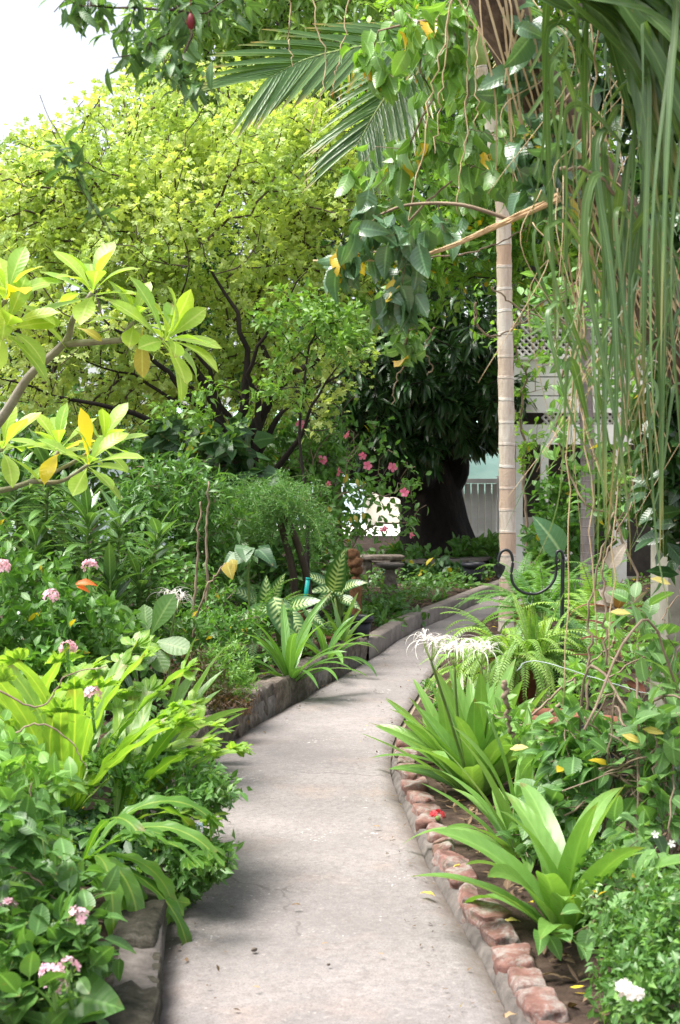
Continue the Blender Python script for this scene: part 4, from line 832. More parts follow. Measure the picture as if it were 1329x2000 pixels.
# variegated dieffenbachias
def dieff(label, base, leaves, size, seed):
    rg = np.random.default_rng(seed); t = thing('dieffenbachia', label, 'plant', base, None); sm = MB()
    for (x, y, Y, dx, dy, s) in leaves:
        c = P(x, y, Y); d = nrm(A(dx, -.55, dy)[None])[0]; st = c - d * size * s * .5; tube(sm, spline([base, (np.array(base) + st) / 2 + A(0, 0, .12), st], 10), np.linspace(.014, .006, 10), 6)
        mb = MB(); place(mb, T_DIEF[rg.integers(2)], st[None], d[None], nrm(A(dx * .2, -.8, .75)[None]), size * s, [rg.random()]); mb.build('leaf', M['dieff'], t)
    sm.build('stems', M['green_stem'], t)
dieff('dieffenbachia with boldly cream-striped leaves left of the teal stake', pl(555, 10.4), [(552, 1210, 10.1, .35, -.75, 1.15), (520, 1168, 10.3, 0, 1, .95), (590, 1178, 10.4, .9, .45, .9), (478, 1160, 10.5, -.8, .6, .8), (500, 1195, 10.2, -.8, -.1, .9), (582, 1222, 10.3, .5, -.7, .8), (540, 1150, 10.6, .3, .9, .8), (615, 1205, 10.6, .8, -.4, .6)], .34, 62)
dieff('dieffenbachia with one large pale-veined leaf right of the teal stake', pl(668, 11.6), [(659, 1118, 11.4, .15, .9, 1.15), (640, 1150, 11.5, -.8, .3, .9), (690, 1140, 11.6, .7, .5, .7), (630, 1175, 11.5, -.6, -.4, .8), (620, 1130, 11.7, -.6, .5, .8), (683, 1175, 11.5, .7, -.2, .7)], .34, 63)
tag(straps('bromeliad', 'small upright yellow-green strap plant beneath the large pale-veined leaf', 'plant', pl(668, 11.0, .2), 14, .42, .05, 'lily', 64, el=(.6, 1.5), droop=(.5, 1.3))[0])
# strap-leaved lilies by the kerb
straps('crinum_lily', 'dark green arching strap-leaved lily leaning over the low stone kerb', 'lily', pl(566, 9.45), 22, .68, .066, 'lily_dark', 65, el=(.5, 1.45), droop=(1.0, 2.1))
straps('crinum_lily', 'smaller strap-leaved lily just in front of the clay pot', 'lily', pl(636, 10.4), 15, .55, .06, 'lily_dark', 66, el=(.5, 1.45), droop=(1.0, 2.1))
straps('crinum_lily', 'upright broad-ribbed strap lily behind the crested ferns', 'lily', pl(305, 6.9), 9, .72, .085, 'lily', 67, el=(.8, 1.4), droop=(.3, .9), az=(-.6, 1.2), fold=.4)
straps('crinum_lily', 'low pale lily leaves lying on the soil above the nearest stones', 'lily', pl(378, 7.4), 6, .32, .05, 'lily', 68, el=(.1, .7), droop=(.2, .8), az=(-1.2, 1.0))
# small flowering plants and fillers along the kerb
bush('feathery_herb', 'bright feathery herb with pale green shoots near the stone kerb', 'herb', pl(440, 8.4), [blob(445, 1290, 8.4, .16, .2, .14, 1), blob(420, 1330, 8.3, .2, .2, .14, .8), blob(470, 1335, 8.4, .12, .15, .1, .5)], 190, 11, .035, 'shrub_light', [tiny_t(.35, .2, .2)], 71, back=.08, r_tip=.0012)
bush('copper_herb', 'low bronze-stemmed herb under the bright feathery herb', 'herb', pl(395, 8.0), [blob(385, 1330, 8, .2, .2, .14, 1), blob(450, 1370, 8, .16, .15, .09, .7), blob(350, 1290, 8.2, .2, .2, .12, .7)], 150, 8, .035, 'red_leaf', T_SMALL, 72, back=.08, r_tip=.0012)
bush('leafy_herb', 'mid green leafy herb behind the copper coloured one', 'herb', pl(370, 9.2), [blob(400, 1230, 9.2, .25, .3, .16, 1), blob(450, 1215, 9.4, .25, .25, .14, .8), blob(330, 1260, 9, .2, .2, .15, .6), blob(380, 1150, 9.8, .3, .3, .2, .6)], 210, 10, .05, 'shrub', T_SMALL, 73, back=.1, r_tip=.0014)
# thin bare stems
for i, (a, b, c, l) in enumerate((((405, 1240), (404, 1080), (408, 940), 'straight bare grey stem, rightmost of the thin sticks left of the asparagus fern'), ((372, 1230), (385, 1100), (392, 980), 'bare stem leaning right beside the straight thin grey stem'), ((362, 1290), (392, 1180), (440, 1100), 'slanting bare tan twig reaching up to a yellowed leaf'))):
    stick('bare_stick', l, 'stick', [pl(a[0], 9.6 - .2 * i), P(*b, 9.6 - .2 * i), P(*c, 9.6 - .2 * i)], .013 - .002 * i, .006, 'twig', 80 + i)
mb = MB(); place(mb, T_HEART[0], P(443, 1098, 9.1)[None], A(.3, -.3, -.8)[None], A(0, -1, .3)[None], .12, [.3]); place(mb, T_HEART[1], P(452, 1092, 9.1)[None], A(.3, -.3, -.8)[None], A(0, -1, .3)[None], .09, [.8]); tag(mb.build('yellowed_leaf', M['yellow_leaf']), 'yellowed lobed leaf at the tip of the slanting tan twig', 'leaf')
t = thing('papaya_seedling', 'blue-green lobed leaves hanging beside the asparagus fern', 'plant', pl(492, 10)); rg = np.random.default_rng(83); sm = MB(); tube(sm, spline([pl(492, 10), P(485, 1130, 10), P(488, 1082, 10)], 8), .008, 5); sm.build('stem', M['green_stem'], t); mb = MB()
for i in range(9):
    a_ = i * 2.4; c = P(488 + rg.normal() * 6, 1080 + rg.normal() * 6, 9.95); place(mb, T_HEART[i % 2], (c + A(math.cos(a_), math.sin(a_) * .6 - .3, rg.normal() * .4 + .2) * .07)[None], A(math.cos(a_), math.sin(a_) * .5 - .5, -.5)[None], A(0, -.5, .8)[None], .17, [rg.random()])
mb.build('leaves', M['creeper'], t)
# teal stake on its coir post
mb = MB(); p0, p1 = P(594, 1192, 10.7), P(602, 1130, 10.7); d = nrm((p1 - p0)[None])[0]; t1 = A(1, 0, 0)
tube(mb, [p0, p1], .017, 10); tube(mb, [p1 - d * .004, p1 + d * .006], .020, 10)
tag(mb.build('plant_stake', M['teal']), 'teal plastic stake leaning above the clay pot', 'stake')
mb = MB(); rock(mb, (P(592, 1200, 10.75)[0], 10.75, .32), (.09, .09, .42), .2, rg, .2, 8, 4); tag(mb.build('coir_post', M['coir']), 'shaggy brown coir post under the teal stake', 'post')
def pot(label, base, r, h, mat, name='flower_pot', cat='pot', parts=True):
    t = thing(name, label, cat, base); mb = MB(); lathe(mb, base, [(0, 0), (r * .7, 0), (r * .95, h * .82), (r * .9, h * .82)]); mb.build('pot_body', M[mat], t)
    mb = MB(); lathe(mb, base, [(r * .94, h * .8), (r * 1.08, h * .8), (r * 1.1, h), (r * .96, h), (r * .93, h * .88), (r * .9, h * .80)]); mb.build('rim', M[mat], t)
    mb = MB(); lathe(mb, base, [(0, h * .86), (r * .93, h * .84)]); mb.build('soil', M['soil'], t); return t
pot('red clay pot standing behind the smaller strap-leaved lily', pl(640, 10.9), .085, .13, 'terra')
pot('black plastic pot behind the far end of the stone kerb', pl(700, 11.6), .12, .2, 'blackpot')
pot('black pot by the planter wall at the bend of the path', pl(925, 17.0, .15), .13, .24, 'blackpot'); pot('clay pot beside the black pot at the bend of the path', pl(888, 17.6, .15), .12, .14, 'terra')
# stacked stone ornament, bird bath, bench
t = thing('stone_ornament', 'stacked brown rounded stone ornament among the left bed plants', 'ornament', pl(694, 12.2)); 
for i, (x, y, s) in enumerate(((690, 1082, .105), (694, 1098, .12), (697, 1113, .10), (694, 1090, .09))): mb = MB(); rock(mb, P(x, y, 12.2), (s, s, s * .85), i, rg, .25, 6, 2.4); mb.build('carved_stone', M['coir'], t)
mb = MB(); rock(mb, (P(696, 900, 12.2)[0], 12.2, .38), (.1, .1, .5), .2, rg, .2, 6, 4); mb.build('post', M['coir'], t)
bb = P(763, 900, 15.5); t = thing('bird_bath', 'small grey stone bird bath on a flared pedestal in the left bed', 'bird bath', (bb[0], 15.5, .15))
mb = MB(); lathe(mb, (bb[0], 15.5, .12), [(0, 0), (.12, 0), (.115, .04), (.085, .10), (.06, .22), (.05, .30), (.06, .31)]); mb.build('pedestal', M['stone'], t)
mb = MB(); lathe(mb, (bb[0], 15.5, .12), [(0, .30), (.05, .30), (.10, .325), (.15, .345), (.155, .37), (.145, .372), (.09, .352), (0, .345)]); mb.build('bowl', M['mortar'], t)
bn = P(742, 900, 17.2); t = thing('stone_bench', 'old grey stone bench in shade behind the bird bath', 'bench', (bn[0], 17.2, .15))
mb = MB(); rock(mb, (bn[0] + .02, 17.2, .44), (.55, .3, .06), .1, rg, .05, 5, 9); mb.build('seat', M['stone'], t)
for dx in (-.16, .20):
    mb = MB(); rock(mb, (bn[0] + dx, 17.2, .26), (.13, .25, .31), .1, rg, .1, 5, 6); mb.build('leg', M['stone'], t)
# ground-cover plants along the concrete kerb
for i, (x, y, Y, rx, l) in enumerate(((760, 1200, 13.8, .34, 'spreading peace lily clump, nearest of the plants along the concrete kerb'), (820, 1175, 15.2, .34, 'leafy clump in the middle of the concrete kerb planting'), (870, 1150, 16.8, .4, 'shaded leafy clump near the bend of the concrete kerb'), (720, 1215, 13.0, .28, 'leafy clump beside the black pot, at the start of the concrete kerb'))):
    bush('leafy_clump', l, 'plant', pl(x, Y), [blob(x, y + 8, Y, rx, .35, .10, 1), blob(x - 25, y + 4, Y + .3, rx, .35, .09, .8)], 70, 8, .13, 'near_dark' if i else 'near_dark', T_LANCE if i % 2 else T_BIGOV, 90 + i, back=.1, stem='green_stem', group=None)
bush('dark_shrub', 'dark low shrub at the foot of the black mango trunk', 'shrub', pl(905, 18.6, .15), [blob(925, 1080, 18.8, .35, .3, .2, 1), blob(800, 1085, 18.4, .5, .3, .2, .8), blob(960, 1075, 19.5, .3, .3, .2, .8)], 90, 10, .12, 'shrub', T_OVAL, 96)
bush('dark_shrub', 'dark shrub in shade in front of the planter wall', 'shrub', pl(840, 17.4, .15), [blob(830, 1125, 17.4, .6, .3, .2, 1), blob(890, 1130, 17.5, .4, .3, .14, .8)], 120, 10, .11, 'creeper', T_OVAL, 97)
# glossy lance-leaved stems at the left
rg = np.random.default_rng(101)
for i, (x, yt, Y, xb, l) in enumerate(((95, 905, 8.6, 105, 'tallest glossy dracaena stem, left under the plumeria leaves'), (172, 1000, 8.3, 172, 'middle glossy dracaena stem with drooping lance leaves'), (310, 1035, 8.6, 292, 'glossy dracaena stem nearest the bare sticks'), (30, 930, 8.9, 40, 'glossy dracaena stem at the far left edge'), (235, 1020, 9.0, 235, 'glossy dracaena stem between the middle one and the right one'), (130, 960, 9.2, 135, 'glossy dracaena stem behind the tallest one'), (215, 1130, 8.2, 215, 'short glossy dracaena stem low in the middle of its clump'), (270, 1120, 8.4, 262, 'short glossy dracaena stem low at the right of its clump'), (70, 1060, 8.4, 75, 'short glossy dracaena stem low at the left of its clump'))):
    b = pl(xb, Y); t = thing('dracaena', l, 'plant', b); top = P(x, yt, Y); pts = spline([b, (np.array(b) + top) / 2 + rg.normal(size=3) * .03, top], 16); sm = MB(); tube(sm, pts, np.linspace(.014, .008, 16), 6); sm.build('stem', M['green_stem'], t)
    mb = MB(); L = np.linalg.norm(top - b); n = int(L * .8 / .011); s = 1 - (np.arange(n) / n) * min(.85, .85 / L)
    for j in range(n):
        u = s[j] * 15; c = A(*[np.interp(u, np.arange(16), pts[:, k]) for k in range(3)]); az = j * 2.4 + rg.normal() * .2; el = .95 - 1.5 * min(1, (1 - s[j]) * L / .55) + rg.normal() * .15
        place(mb, T_LANCE[rg.integers(3)], c[None], A(math.cos(az) * math.cos(el), math.sin(az) * math.cos(el), math.sin(el))[None], A(0, 0, 1)[None], rg.uniform(.2, .30), [rg.random()], 1.1)
    mb.build('leaves', M['lance'], t)
bush('hedge_shrub', 'dense mid green shrub behind the glossy dracaena stems', 'shrub', pl(120, 10.2), [blob(60, 1050, 10.2, .6, .4, .45, 1), blob(220, 1100, 10.2, .55, .4, .4, 1), blob(320, 1150, 10, .35, .4, .35, .8), blob(-60, 1000, 10.2, .5, .4, .6, .8)], 420, 12, .08, 'near_dark', T_OVAL, 104, back=.2)
# ================================================================ PLUMERIA
rg = np.random.default_rng(111)
t = thing('plumeria_tree', 'plumeria with smooth grey branch and glowing lime paddle leaves at the left edge', 'tree', pl(-190, 7.2))
wood = MB(); YP = 7.0
k0 = P(-90, 920, 7.2); twig_line([pl(-190, 7.2, .05), P(-160, 1000, 7.2), k0], .06, .04, wood)
br = twig_line([k0, P(0, 822, 7.05), P(58, 735, YP), P(128, 668, YP), P(142, 625, 6.95), P(180, 572, 6.9)], .030, .012, wood, 26)
twig_line([P(126, 672, YP), P(190, 668, 6.95), P(255, 664, 6.9), P(325, 664, 6.8)], .019, .012, wood, 18); twig_line([P(236, 664, 6.9), P(252, 640, 6.9), P(262, 628, 6.9)], .012, .009, wood, 8)
twig_line([k0, P(-80, 760, 7), P(-20, 640, 6.9), P(12, 585, 6.8)], .028, .012, wood, 18); twig_line([P(-60, 715, 7), P(-40, 700, 6.8), P(12, 640, 6.7)], .018, .011, wood, 10)
twig_line([k0, P(-60, 900, 7.3), P(5, 878, 7.5)], .02, .011, wood, 10); twig_line([k0, P(-20, 960, 7.5), P(80, 930, 7.7), P(115, 880, 7.7)], .02, .010, wood, 14); twig_line([P(60, 940, 7.6), P(120, 940, 7.6), P(172, 908, 7.5)], .014, .009, wood, 10); twig_line([P(60, 940, 7.6), P(130, 910, 7.9), P(200, 868, 7.9)], .014, .009, wood, 10)
wood.build('branches', M['bark_grey'], t)
for (x, y, Y, ax, n, s) in ((182, 566, 6.9, (.1, -.35, .9), 15, .30), (328, 662, 6.75, (.75, -.45, .35), 17, .31), (263, 622, 6.9, (.2, -.3, .9), 11, .27), (14, 580, 6.8, (.3, -.4, .8), 14, .33), (12, 640, 6.7, (.5, -.5, .4), 10, .30), (6, 874, 7.5, (.2, -.3, .9), 12, .28), (116, 876, 7.7, (0, -.3, .9), 13, .28), (174, 905, 7.5, (.4, -.4, .7), 13, .27), (202, 866, 7.9, (.3, -.3, .9), 10, .26)):
    mb = MB(); rosette(mb, P(x, y, Y), ax, n, s, T_PLUM, rg, -.25, 1.2); mb.build('leaf_whorl', M['plumeria'], t)
mb = MB(); place(mb, T_PLUM[0], P(278, 640, 6.85)[None], A(0, -.1, -1)[None], A(0, -1, .1)[None], .24, [.5]); mb.build('yellow_leaf', M['yellow_leaf'], t); mb = MB(); place(mb, T_PLUM[2], P(150, 640, 6.85)[None], A(.9, -.2, -.3)[None], A(0, -.7, .6)[None], .14, [.5]); mb.build('yellow_leaf', M['yellow_leaf'], t)
t = thing('young_plumeria', 'young plumeria with five wide grey-green paddle leaves below the white spider lily', 'plant', pl(296, 7.2)); sm = MB(); tube(sm, spline([pl(280, 7.3, .1), P(262, 1262, 7.2), P(290, 1252, 7.1)], 8), .012, 6); sm.build('stem', M['bark_grey'], t); mb = MB()
for (dx, dz, dy, s) in ((.45, .85, -.1, .27), (-.75, .65, .1, .27), (.85, -.1, -.5, .26), (.45, -.6, -.6, .22), (.1, -.45, -.9, .2), (-.15, .8, .4, .2)): place(mb, T_PLUM[1], P(290, 1250, 7.1)[None], A(dx, dy, dz)[None], nrm(A(0, -.75, .66)[None]), s, [rg.random()], 1.25)
mb.build('leaves', M['plumeria_dark'], t)
# ================================================================ SPIDER LILIES
def spider(label, base, heads, seed, leafy=None):
    rg = np.random.default_rng(seed); t = thing('spider_lily', label, 'lily', base)
    for (x, y, Y) in heads:
        c = P(x, y, Y); sm = MB(); sp_ = spline([base, (np.array(base) + c) / 2 + A(rg.normal() * .02, 0, 0), c - A(0, 0, .07)], 14); tube(sm, sp_, np.linspace(.008, .006, 14), 6); sc = sm.build('scape', M['green_stem'], t)
        mb = MB(); gb = MB()
        for k in range(6):
            a = k * 2.4; d = A(math.cos(a), math.sin(a), 0); e = c + d * .035 + A(0, 0, rg.uniform(-.01, .03)); tube(gb, spline([c - A(0, 0, .07), (c + e) / 2 - A(0, 0, .02) + d * .01, e], 6), .0028, 4)
            for j in range(6):
                b = a + j * 1.05 + rg.normal() * .2; pts = arc(e, b, rg.uniform(.2, 1.1), rg.uniform(.10, .16), rg.uniform(1.3, 3.0), 8); ribbon(mb, pts, .0055 * np.clip(1.1 - np.linspace(0, 1, 9) ** 2, .1, 1), (0, 0, 1), 2, .3, 0, rg.random())
            for j in range(4): pts = arc(e, a + j * 1.6, 1.0, .05, .8, 4); tube(mb, pts, .0009, 3)
        gb.build('flower_stalks', M['yellowgreen'], t); mb.build('flower_head', M['white'], t)
    return t
straps('crinum_lily', 'large pale green lily clump with broad blades where the bricks begin', 'lily', pl(935, 6.6, .05), 44, .66, .10, 'lily', 121, el=(.65, 1.5), droop=(.3, 1.0), fold=.28)
straps('crinum_lily', 'second broad-bladed clump just behind the large pale green lily', 'lily', pl(885, 7.3, .05), 26, .52, .075, 'lily', 122, el=(.4, 1.45), droop=(.3, 1.1))
straps('crinum_lily', 'nearest long-bladed lily clump hanging over the red bricks', 'lily', pl(1112, 4.62, .05), 24, .68, .098, 'lily', 123, el=(.6, 1.5), droop=(.7, 2.4), fold=.3)
spider('white spider lilies with three drooping heads over the path', pl(925, 6.6, .05), [(843, 1262, 6.2), (888, 1272, 6.4), (940, 1270, 6.5)], 124)
spider('single white spider lily head among the left bed leaves', pl(352, 7.8), [(342, 1170, 7.5)], 125)
# ================================================================ NEAR LEFT
rg = np.random.default_rng(131)
def crested(label, base, n, seed, L, W, mat, el, droop, az=None, crest=True):
    rg = np.random.default_rng(seed); t = thing('crested_fern', label, 'fern', base); mb = MB(); N = 18
    for i in range(n):
        a = rg.uniform(*az) if az else i * 2.4 + rg.normal() * .2; f = (i + .5) / n; e = el[1] + (el[0] - el[1]) * f + rg.normal() * .08; l = L * rg.uniform(.75, 1.1)
        pts = arc(np.array(base) + A(math.cos(a), math.sin(a), 0) * .04, a, e, l, rg.uniform(*droop), N, rg.normal() * .3); s = np.linspace(0, 1, N + 1)
        w = W * rg.uniform(.8, 1.15) * (.22 + .78 * np.clip(s * 1.7, 0, 1)) * (1 - .25 * s ** 3) * (1 + .10 * np.sin(s * 34 + i)); side = A(-math.sin(a), math.cos(a), 0); up = np.cross(nrm(np.gradient(pts, axis=0)), side); up = np.where(up[:, 2:3] < -.2, -up, up) if False else up
        r = rg.random(); ribbon(mb, pts, w, up, 6, .15, .22, r, 5, rg.random() * 6, rg.normal() * .3)
        if crest:   # forked, frilled tip
            T = nrm((pts[-1] - pts[-3])[None])[0]; U = up[-1]; S = np.cross(T, U)
            for k in range(9):
                g = (k - 4) / 4; d = T * math.cos(g * 1.15) + S * math.sin(g * 1.15) + U * rg.normal() * .25; place(mb, leaf_t('lance', .5, 4, rg.uniform(-.3, .9), .3, 0, .12), (pts[-1] - T * .02 + S * g * W * .35)[None], d[None], U[None], W * rg.uniform(.7, 1.3), [r])
    mb.build('fronds', M[mat], t); return t
crested('bright lime crested fern with tall frilled fronds in the near left bed', pl(130, 5.5, .25), 36, 132, .66, .072, 'nest', (.75, 1.5), (.2, .9))
crested('bright crested fern with a forked frond leaning toward the path', pl(215, 5.4, .2), 18, 133, .58, .062, 'nest', (.6, 1.3), (.2, .9), az=(-1.2, 1.5))
crested('darker crested fern with long ribbon fronds drooping over the near kerb', pl(150, 4.8, .26), 20, 134, .48, .07, 'nest_dark', (.0, 1.1), (1.3, 2.4), az=(-2.4, .6))
crested('crested fern half hidden at the left edge behind the near shrub', pl(20, 5.8, .25), 20, 135, .58, .075, 'nest', (.6, 1.45), (.3, 1.1))
# salvia-like shrub with pale pink heads
t, rg, pos, par, tips = bush('pink_flowered_shrub', 'leafy shrub with pale pink flower heads and an orange leaf, left of the plumeria seedling', 'shrub', pl(70, 6.6), [blob(40, 1180, 6.6, .35, .35, .28, 1), blob(140, 1230, 6.5, .28, .3, .2, .9), blob(-50, 1150, 6.5, .3, .3, .35, .8), blob(60, 1290, 6.4, .35, .3, .15, .7), blob(230, 1260, 6.9, .2, .3, .15, .6)], 330, 10, .06, 'shrub', T_OVAL, 136, back=.13, r_tip=.0014, stem='green_stem')
def spike(t, x, y, Y, mat='palepink', h=.09, s=.022, stem=True):
    c = P(x, y, Y); mb = MB(); cluster(mb, c, .03, 11, s, rg, 1.0); mb.build('flower_head', M[mat], t)
    if stem: gm = MB(); tube(gm, spline([c - A(-.01, 0, h * 1.6), c - A(0, 0, h * .6), c], 6), .006, 5); place(gm, tiny_t(.4, .3, .1), np.repeat((c - A(0, 0, h * .5))[None], 26, 0) + rg.normal(size=(26, 3)) * A(.008, .008, h * .3), rdir(rg, 26) + A(0, 0, .6), rdir(rg, 26), .022, rg.random(26)); gm.build('flower_spike', M['shrub_light'], t)
for (x, y, Y) in ((101, 1166, 6.2), (5, 1108, 6.3), (133, 1268, 5.6), (175, 1108, 6.4), (180, 1356, 5.3)): spike(t, x, y, Y)
mb = MB(); place(mb, leaf_t('lance', .34, 6, 1.3, .5, 0, .12), P(148, 1142, 6.15)[None], A(.95, -.2, .25)[None], A(0, -.7, .7)[None], .10, [.5]); place(mb, leaf_t('lance', .3, 5, 1.2, .5), P(150, 1146, 6.15)[None], A(.7, -.3, -.1)[None], A(0, -.7, .7)[None], .07, [.9]); mb.build('orange_leaf', M['orange_leaf'], t)
# near broad-leaved shrub
t, rg, pos, par, tips = bush('broad_leaved_shrub', 'deep green oval-leaved shrub with small pink flower spikes, bottom left corner', 'shrub', pl(60, 3.9), [blob(30, 1700, 3.9, .22, .3, .2, 1), blob(100, 1800, 3.8, .18, .25, .15, 1), blob(20, 1900, 3.6, .2, .25, .16, 1), blob(-60, 1780, 3.8, .25, .3, .3, .8), blob(120, 1900, 3.7, .12, .2, .12, .7)], 170, 8, .085, 'near_dark', T_BIGOV, 137, back=.12, r_tip=.002, stem='green_stem', up=.6, droop=.1)
for (x, y, Y) in ((152, 1795, 3.6), (102, 1902, 3.45), (133, 1896, 3.5), (8, 1600, 3.9), (15, 1780, 3.7), (110, 1925, 3.5)): spike(t, x, y, Y, 'palepink', .06, .014)
bush('light_leaved_shrub', 'pale green leafy shrub at the left edge in front of the crested ferns', 'shrub', pl(-20, 4.4), [blob(35, 1500, 4.4, .13, .2, .10, 1), blob(40, 1590, 4.4, .12, .2, .12, .9), blob(-50, 1530, 4.4, .2, .2, .2, .8)], 60, 8, .065, 'shrub_light', T_BIGOV, 138, back=.12, stem='green_stem')
mb = MB(); c = P(170, 1960, 3.55); place(mb, leaf_t('heart', .95, 8, .7, .12, 0, .02), (c + A(-.09, .03, 0))[None], A(.9, -.25, .1)[None], A(0, -.6, .8)[None], .19, [.5]); tube(mb, spline([pl(150, 3.9, .1), c + A(-.09, .05, -.1), c + A(-.09, .03, 0)], 8), .003, 5); tag(mb.build('round_leaf_plant', M['shrub']), 'large round pale green leaf at the bottom left edge', 'plant')
t, rg, pos, par, tips = bush('plumbago', 'small-leaved plumbago spilling over the kerb onto the path with a pale blue flower', 'shrub', pl(300, 5.4), [blob(340, 1520, 5.4, .18, .25, .10, 1), blob(395, 1550, 5.2, .09, .2, .08, 1), blob(330, 1690, 5.1, .16, .25, .10, 1), blob(395, 1680, 4.95, .08, .15, .06, 1), blob(300, 1610, 5.3, .15, .25, .12, .8), blob(340, 1760, 5.0, .07, .15, .09, .4), blob(435, 1540, 5.1, .045, .1, .03, .25), blob(440, 1670, 4.9, .04, .1, .03, .25), blob(420, 1530, 5.4, .06, .1, .04, .3), blob(270, 1480, 5.5, .2, .2, .08, .6)], 480, 9, .044, 'near_dark', T_SMALL, 139, back=.09, r_tip=.0011, stem='green_stem', step=.07, jit=.006)
lm = MB(); s_ = rg.choice(tips, 90); leaves_on(lm, T_SMALL, pos, par, s_, rg, 7, .04, back=.05); lm.build('young_leaves', M['shrub_light'], t)
for (x, y) in ((372, 1622), (380, 1618)): mb = MB(); cluster(mb, P(x, y, 5.0), .03, 8, .014, rg); mb.build('flower_head', M['blue'], t)
bush('shade_herb', 'dark leafy herb filling the shade beneath the crested ferns', 'herb', pl(170, 5.1), [blob(160, 1650, 5.3, .25, .3, .10, 1), blob(240, 1700, 5.1, .15, .25, .08, .8), blob(60, 1640, 5.4, .25, .3, .12, .8)], 200, 9, .06, 'creeper', T_OVAL, 140, back=.1, stem='green_stem')
rg = np.random.default_rng(141); 
for i, (c_, l) in enumerate((([P(-20, 1480, 4.6), P(60, 1415, 4.6), P(130, 1440, 4.6), P(170, 1500, 4.6)], 'thin arched dry twig over the left ferns'), ([P(-10, 1345, 4.8), P(80, 1380, 4.8), P(130, 1320, 4.8), P(210, 1300, 4.8)], 'thin dry twig crossing behind the arched one'), ([P(20, 1660, 4.2), P(50, 1600, 4.2), P(62, 1530, 4.2)], 'upright bare twig beside the near oval leaves'), ([P(-20, 1680, 3.8), P(60, 1710, 3.8), P(130, 1770, 3.8), P(200, 1800, 3.9)], 'brown stem slanting through the near oval leaves'))):
    stick('dry_twig', l, 'twig', c_, .004, .002, 'twig', 142 + i, wob=.002)
# ================================================================ SLIM RINGED PALM
rg = np.random.default_rng(201)
pbase = P(992, 900, 13.0); pt = thing('slim_palm', 'slim palm with pale ringed trunk behind the potted fern', 'palm', (pbase[0], 13.0, .02))
tk = MB(); ctrl = [A(pbase[0] + .005, 13.0, -.02), P(992, 1100, 13), P(990, 850, 13), P(986, 600, 13), P(982, 400, 13), P(962, 250, 13), P(938, 130, 13)]
tp = spline(ctrl, 70); s = np.linspace(0, 1, 70); tube(tk, tp, .079 - .018 * s + .004 * np.sin(s * 160) + .02 * np.exp(-s * 30), 14); tk.build('trunk', M['palm_trunk'], pt)
cs_ = MB(); top = P(930, 60, 13); tube(cs_, spline([tp[-1], (tp[-1] + top) / 2, top], 12), np.interp(np.linspace(0, 1, 12), [0, .3, 1], [.062, .085, .04]), 12); cs_.build('crownshaft', M['yellowgreen'], pt)
T_PALM = [leaf_t('strap', .055, 6, .35, .5), leaf_t('strap', .05, 6, .7, .5), leaf_t('strap', .06, 6, .15, .5)]
def palm_frond(ctrl, L, mat='palm', pairs=34, taper=.45, up=None, seed=0, hang=.25, fwd=.55):
    r = np.random.default_rng(seed); f = spline(ctrl, 24); mb = MB(); frond_leaflets(mb, f, pairs, L, T_PALM, r, .16, taper, fwd, up, hang, 1.0); o = mb.build('frond', M[mat], pt)
    sm = MB(); tube(sm, f, np.linspace(.022, .004, 24), 6); sm.build('midrib', M['yellowgreen'], o)
c = tuple(top)
palm_frond([top, P(860, 70, 12.2), P(740, 85, 11.4), P(610, 112, 10.8), P(530, 150, 10.5)], .95, pairs=28, seed=1, up=(0, -.95, .3), hang=.1, fwd=2.3, taper=.25)
palm_frond([top, P(880, 60, 12.6), P(800, 130, 11.8), P(740, 210, 11.4), P(700, 280, 11.2)], .85, pairs=32, seed=2, up=(-.2, -.95, .2), hang=.2, fwd=1.4, taper=.3)
palm_frond([top, P(900, 40, 12.7), P(800, 90, 12.4), P(720, 95, 12), P(650, 130, 11.7)], .62, 'palm_yellow', 18, seed=3, up=(0, -.8, .6), hang=.4, fwd=.9)
palm_frond([top, P(900, -80, 13), P(850, -150, 13), P(750, -140, 13)], .8, seed=4)
palm_frond([top, P(960, -60, 13.4), P(1040, -90, 13.8), P(1120, -20, 14.2)], .8, seed=5)
palm_frond([top, P(940, -100, 13.6), P(930, -180, 14.6), P(900, -100, 15.6)], .8, seed=6)
palm_frond([top, P(980, 0, 12.4), P(1040, 60, 12), P(1080, 190, 11.8)], .7, seed=7, up=(.3, -.9, .3))
# second grey trunk near the house
gp = thing('grey_palm', 'thick grey ringed palm trunk in front of the house posts', 'palm', (P(1148, 900, 14.5)[0], 14.5, 0)); mb = MB(); f = spline([A(P(1148, 900, 14.5)[0], 14.5, -.02), P(1148, 900, 14.5), P(1140, 650, 14.5), P(1135, 300, 14.5), P(1130, -100, 14.5)], 50); tube(mb, f, .07, 14); mb.build('trunk', M['grey_trunk'], gp)
mb = MB()
for i in range(9):
    a = i * .7; e = f[-1]; q = arc(e, a, .9, 1.8, 1.9, 14); frond_leaflets(mb, q, 30, .6, T_PALM, rg)
mb.build('crown', M['palm'], gp)
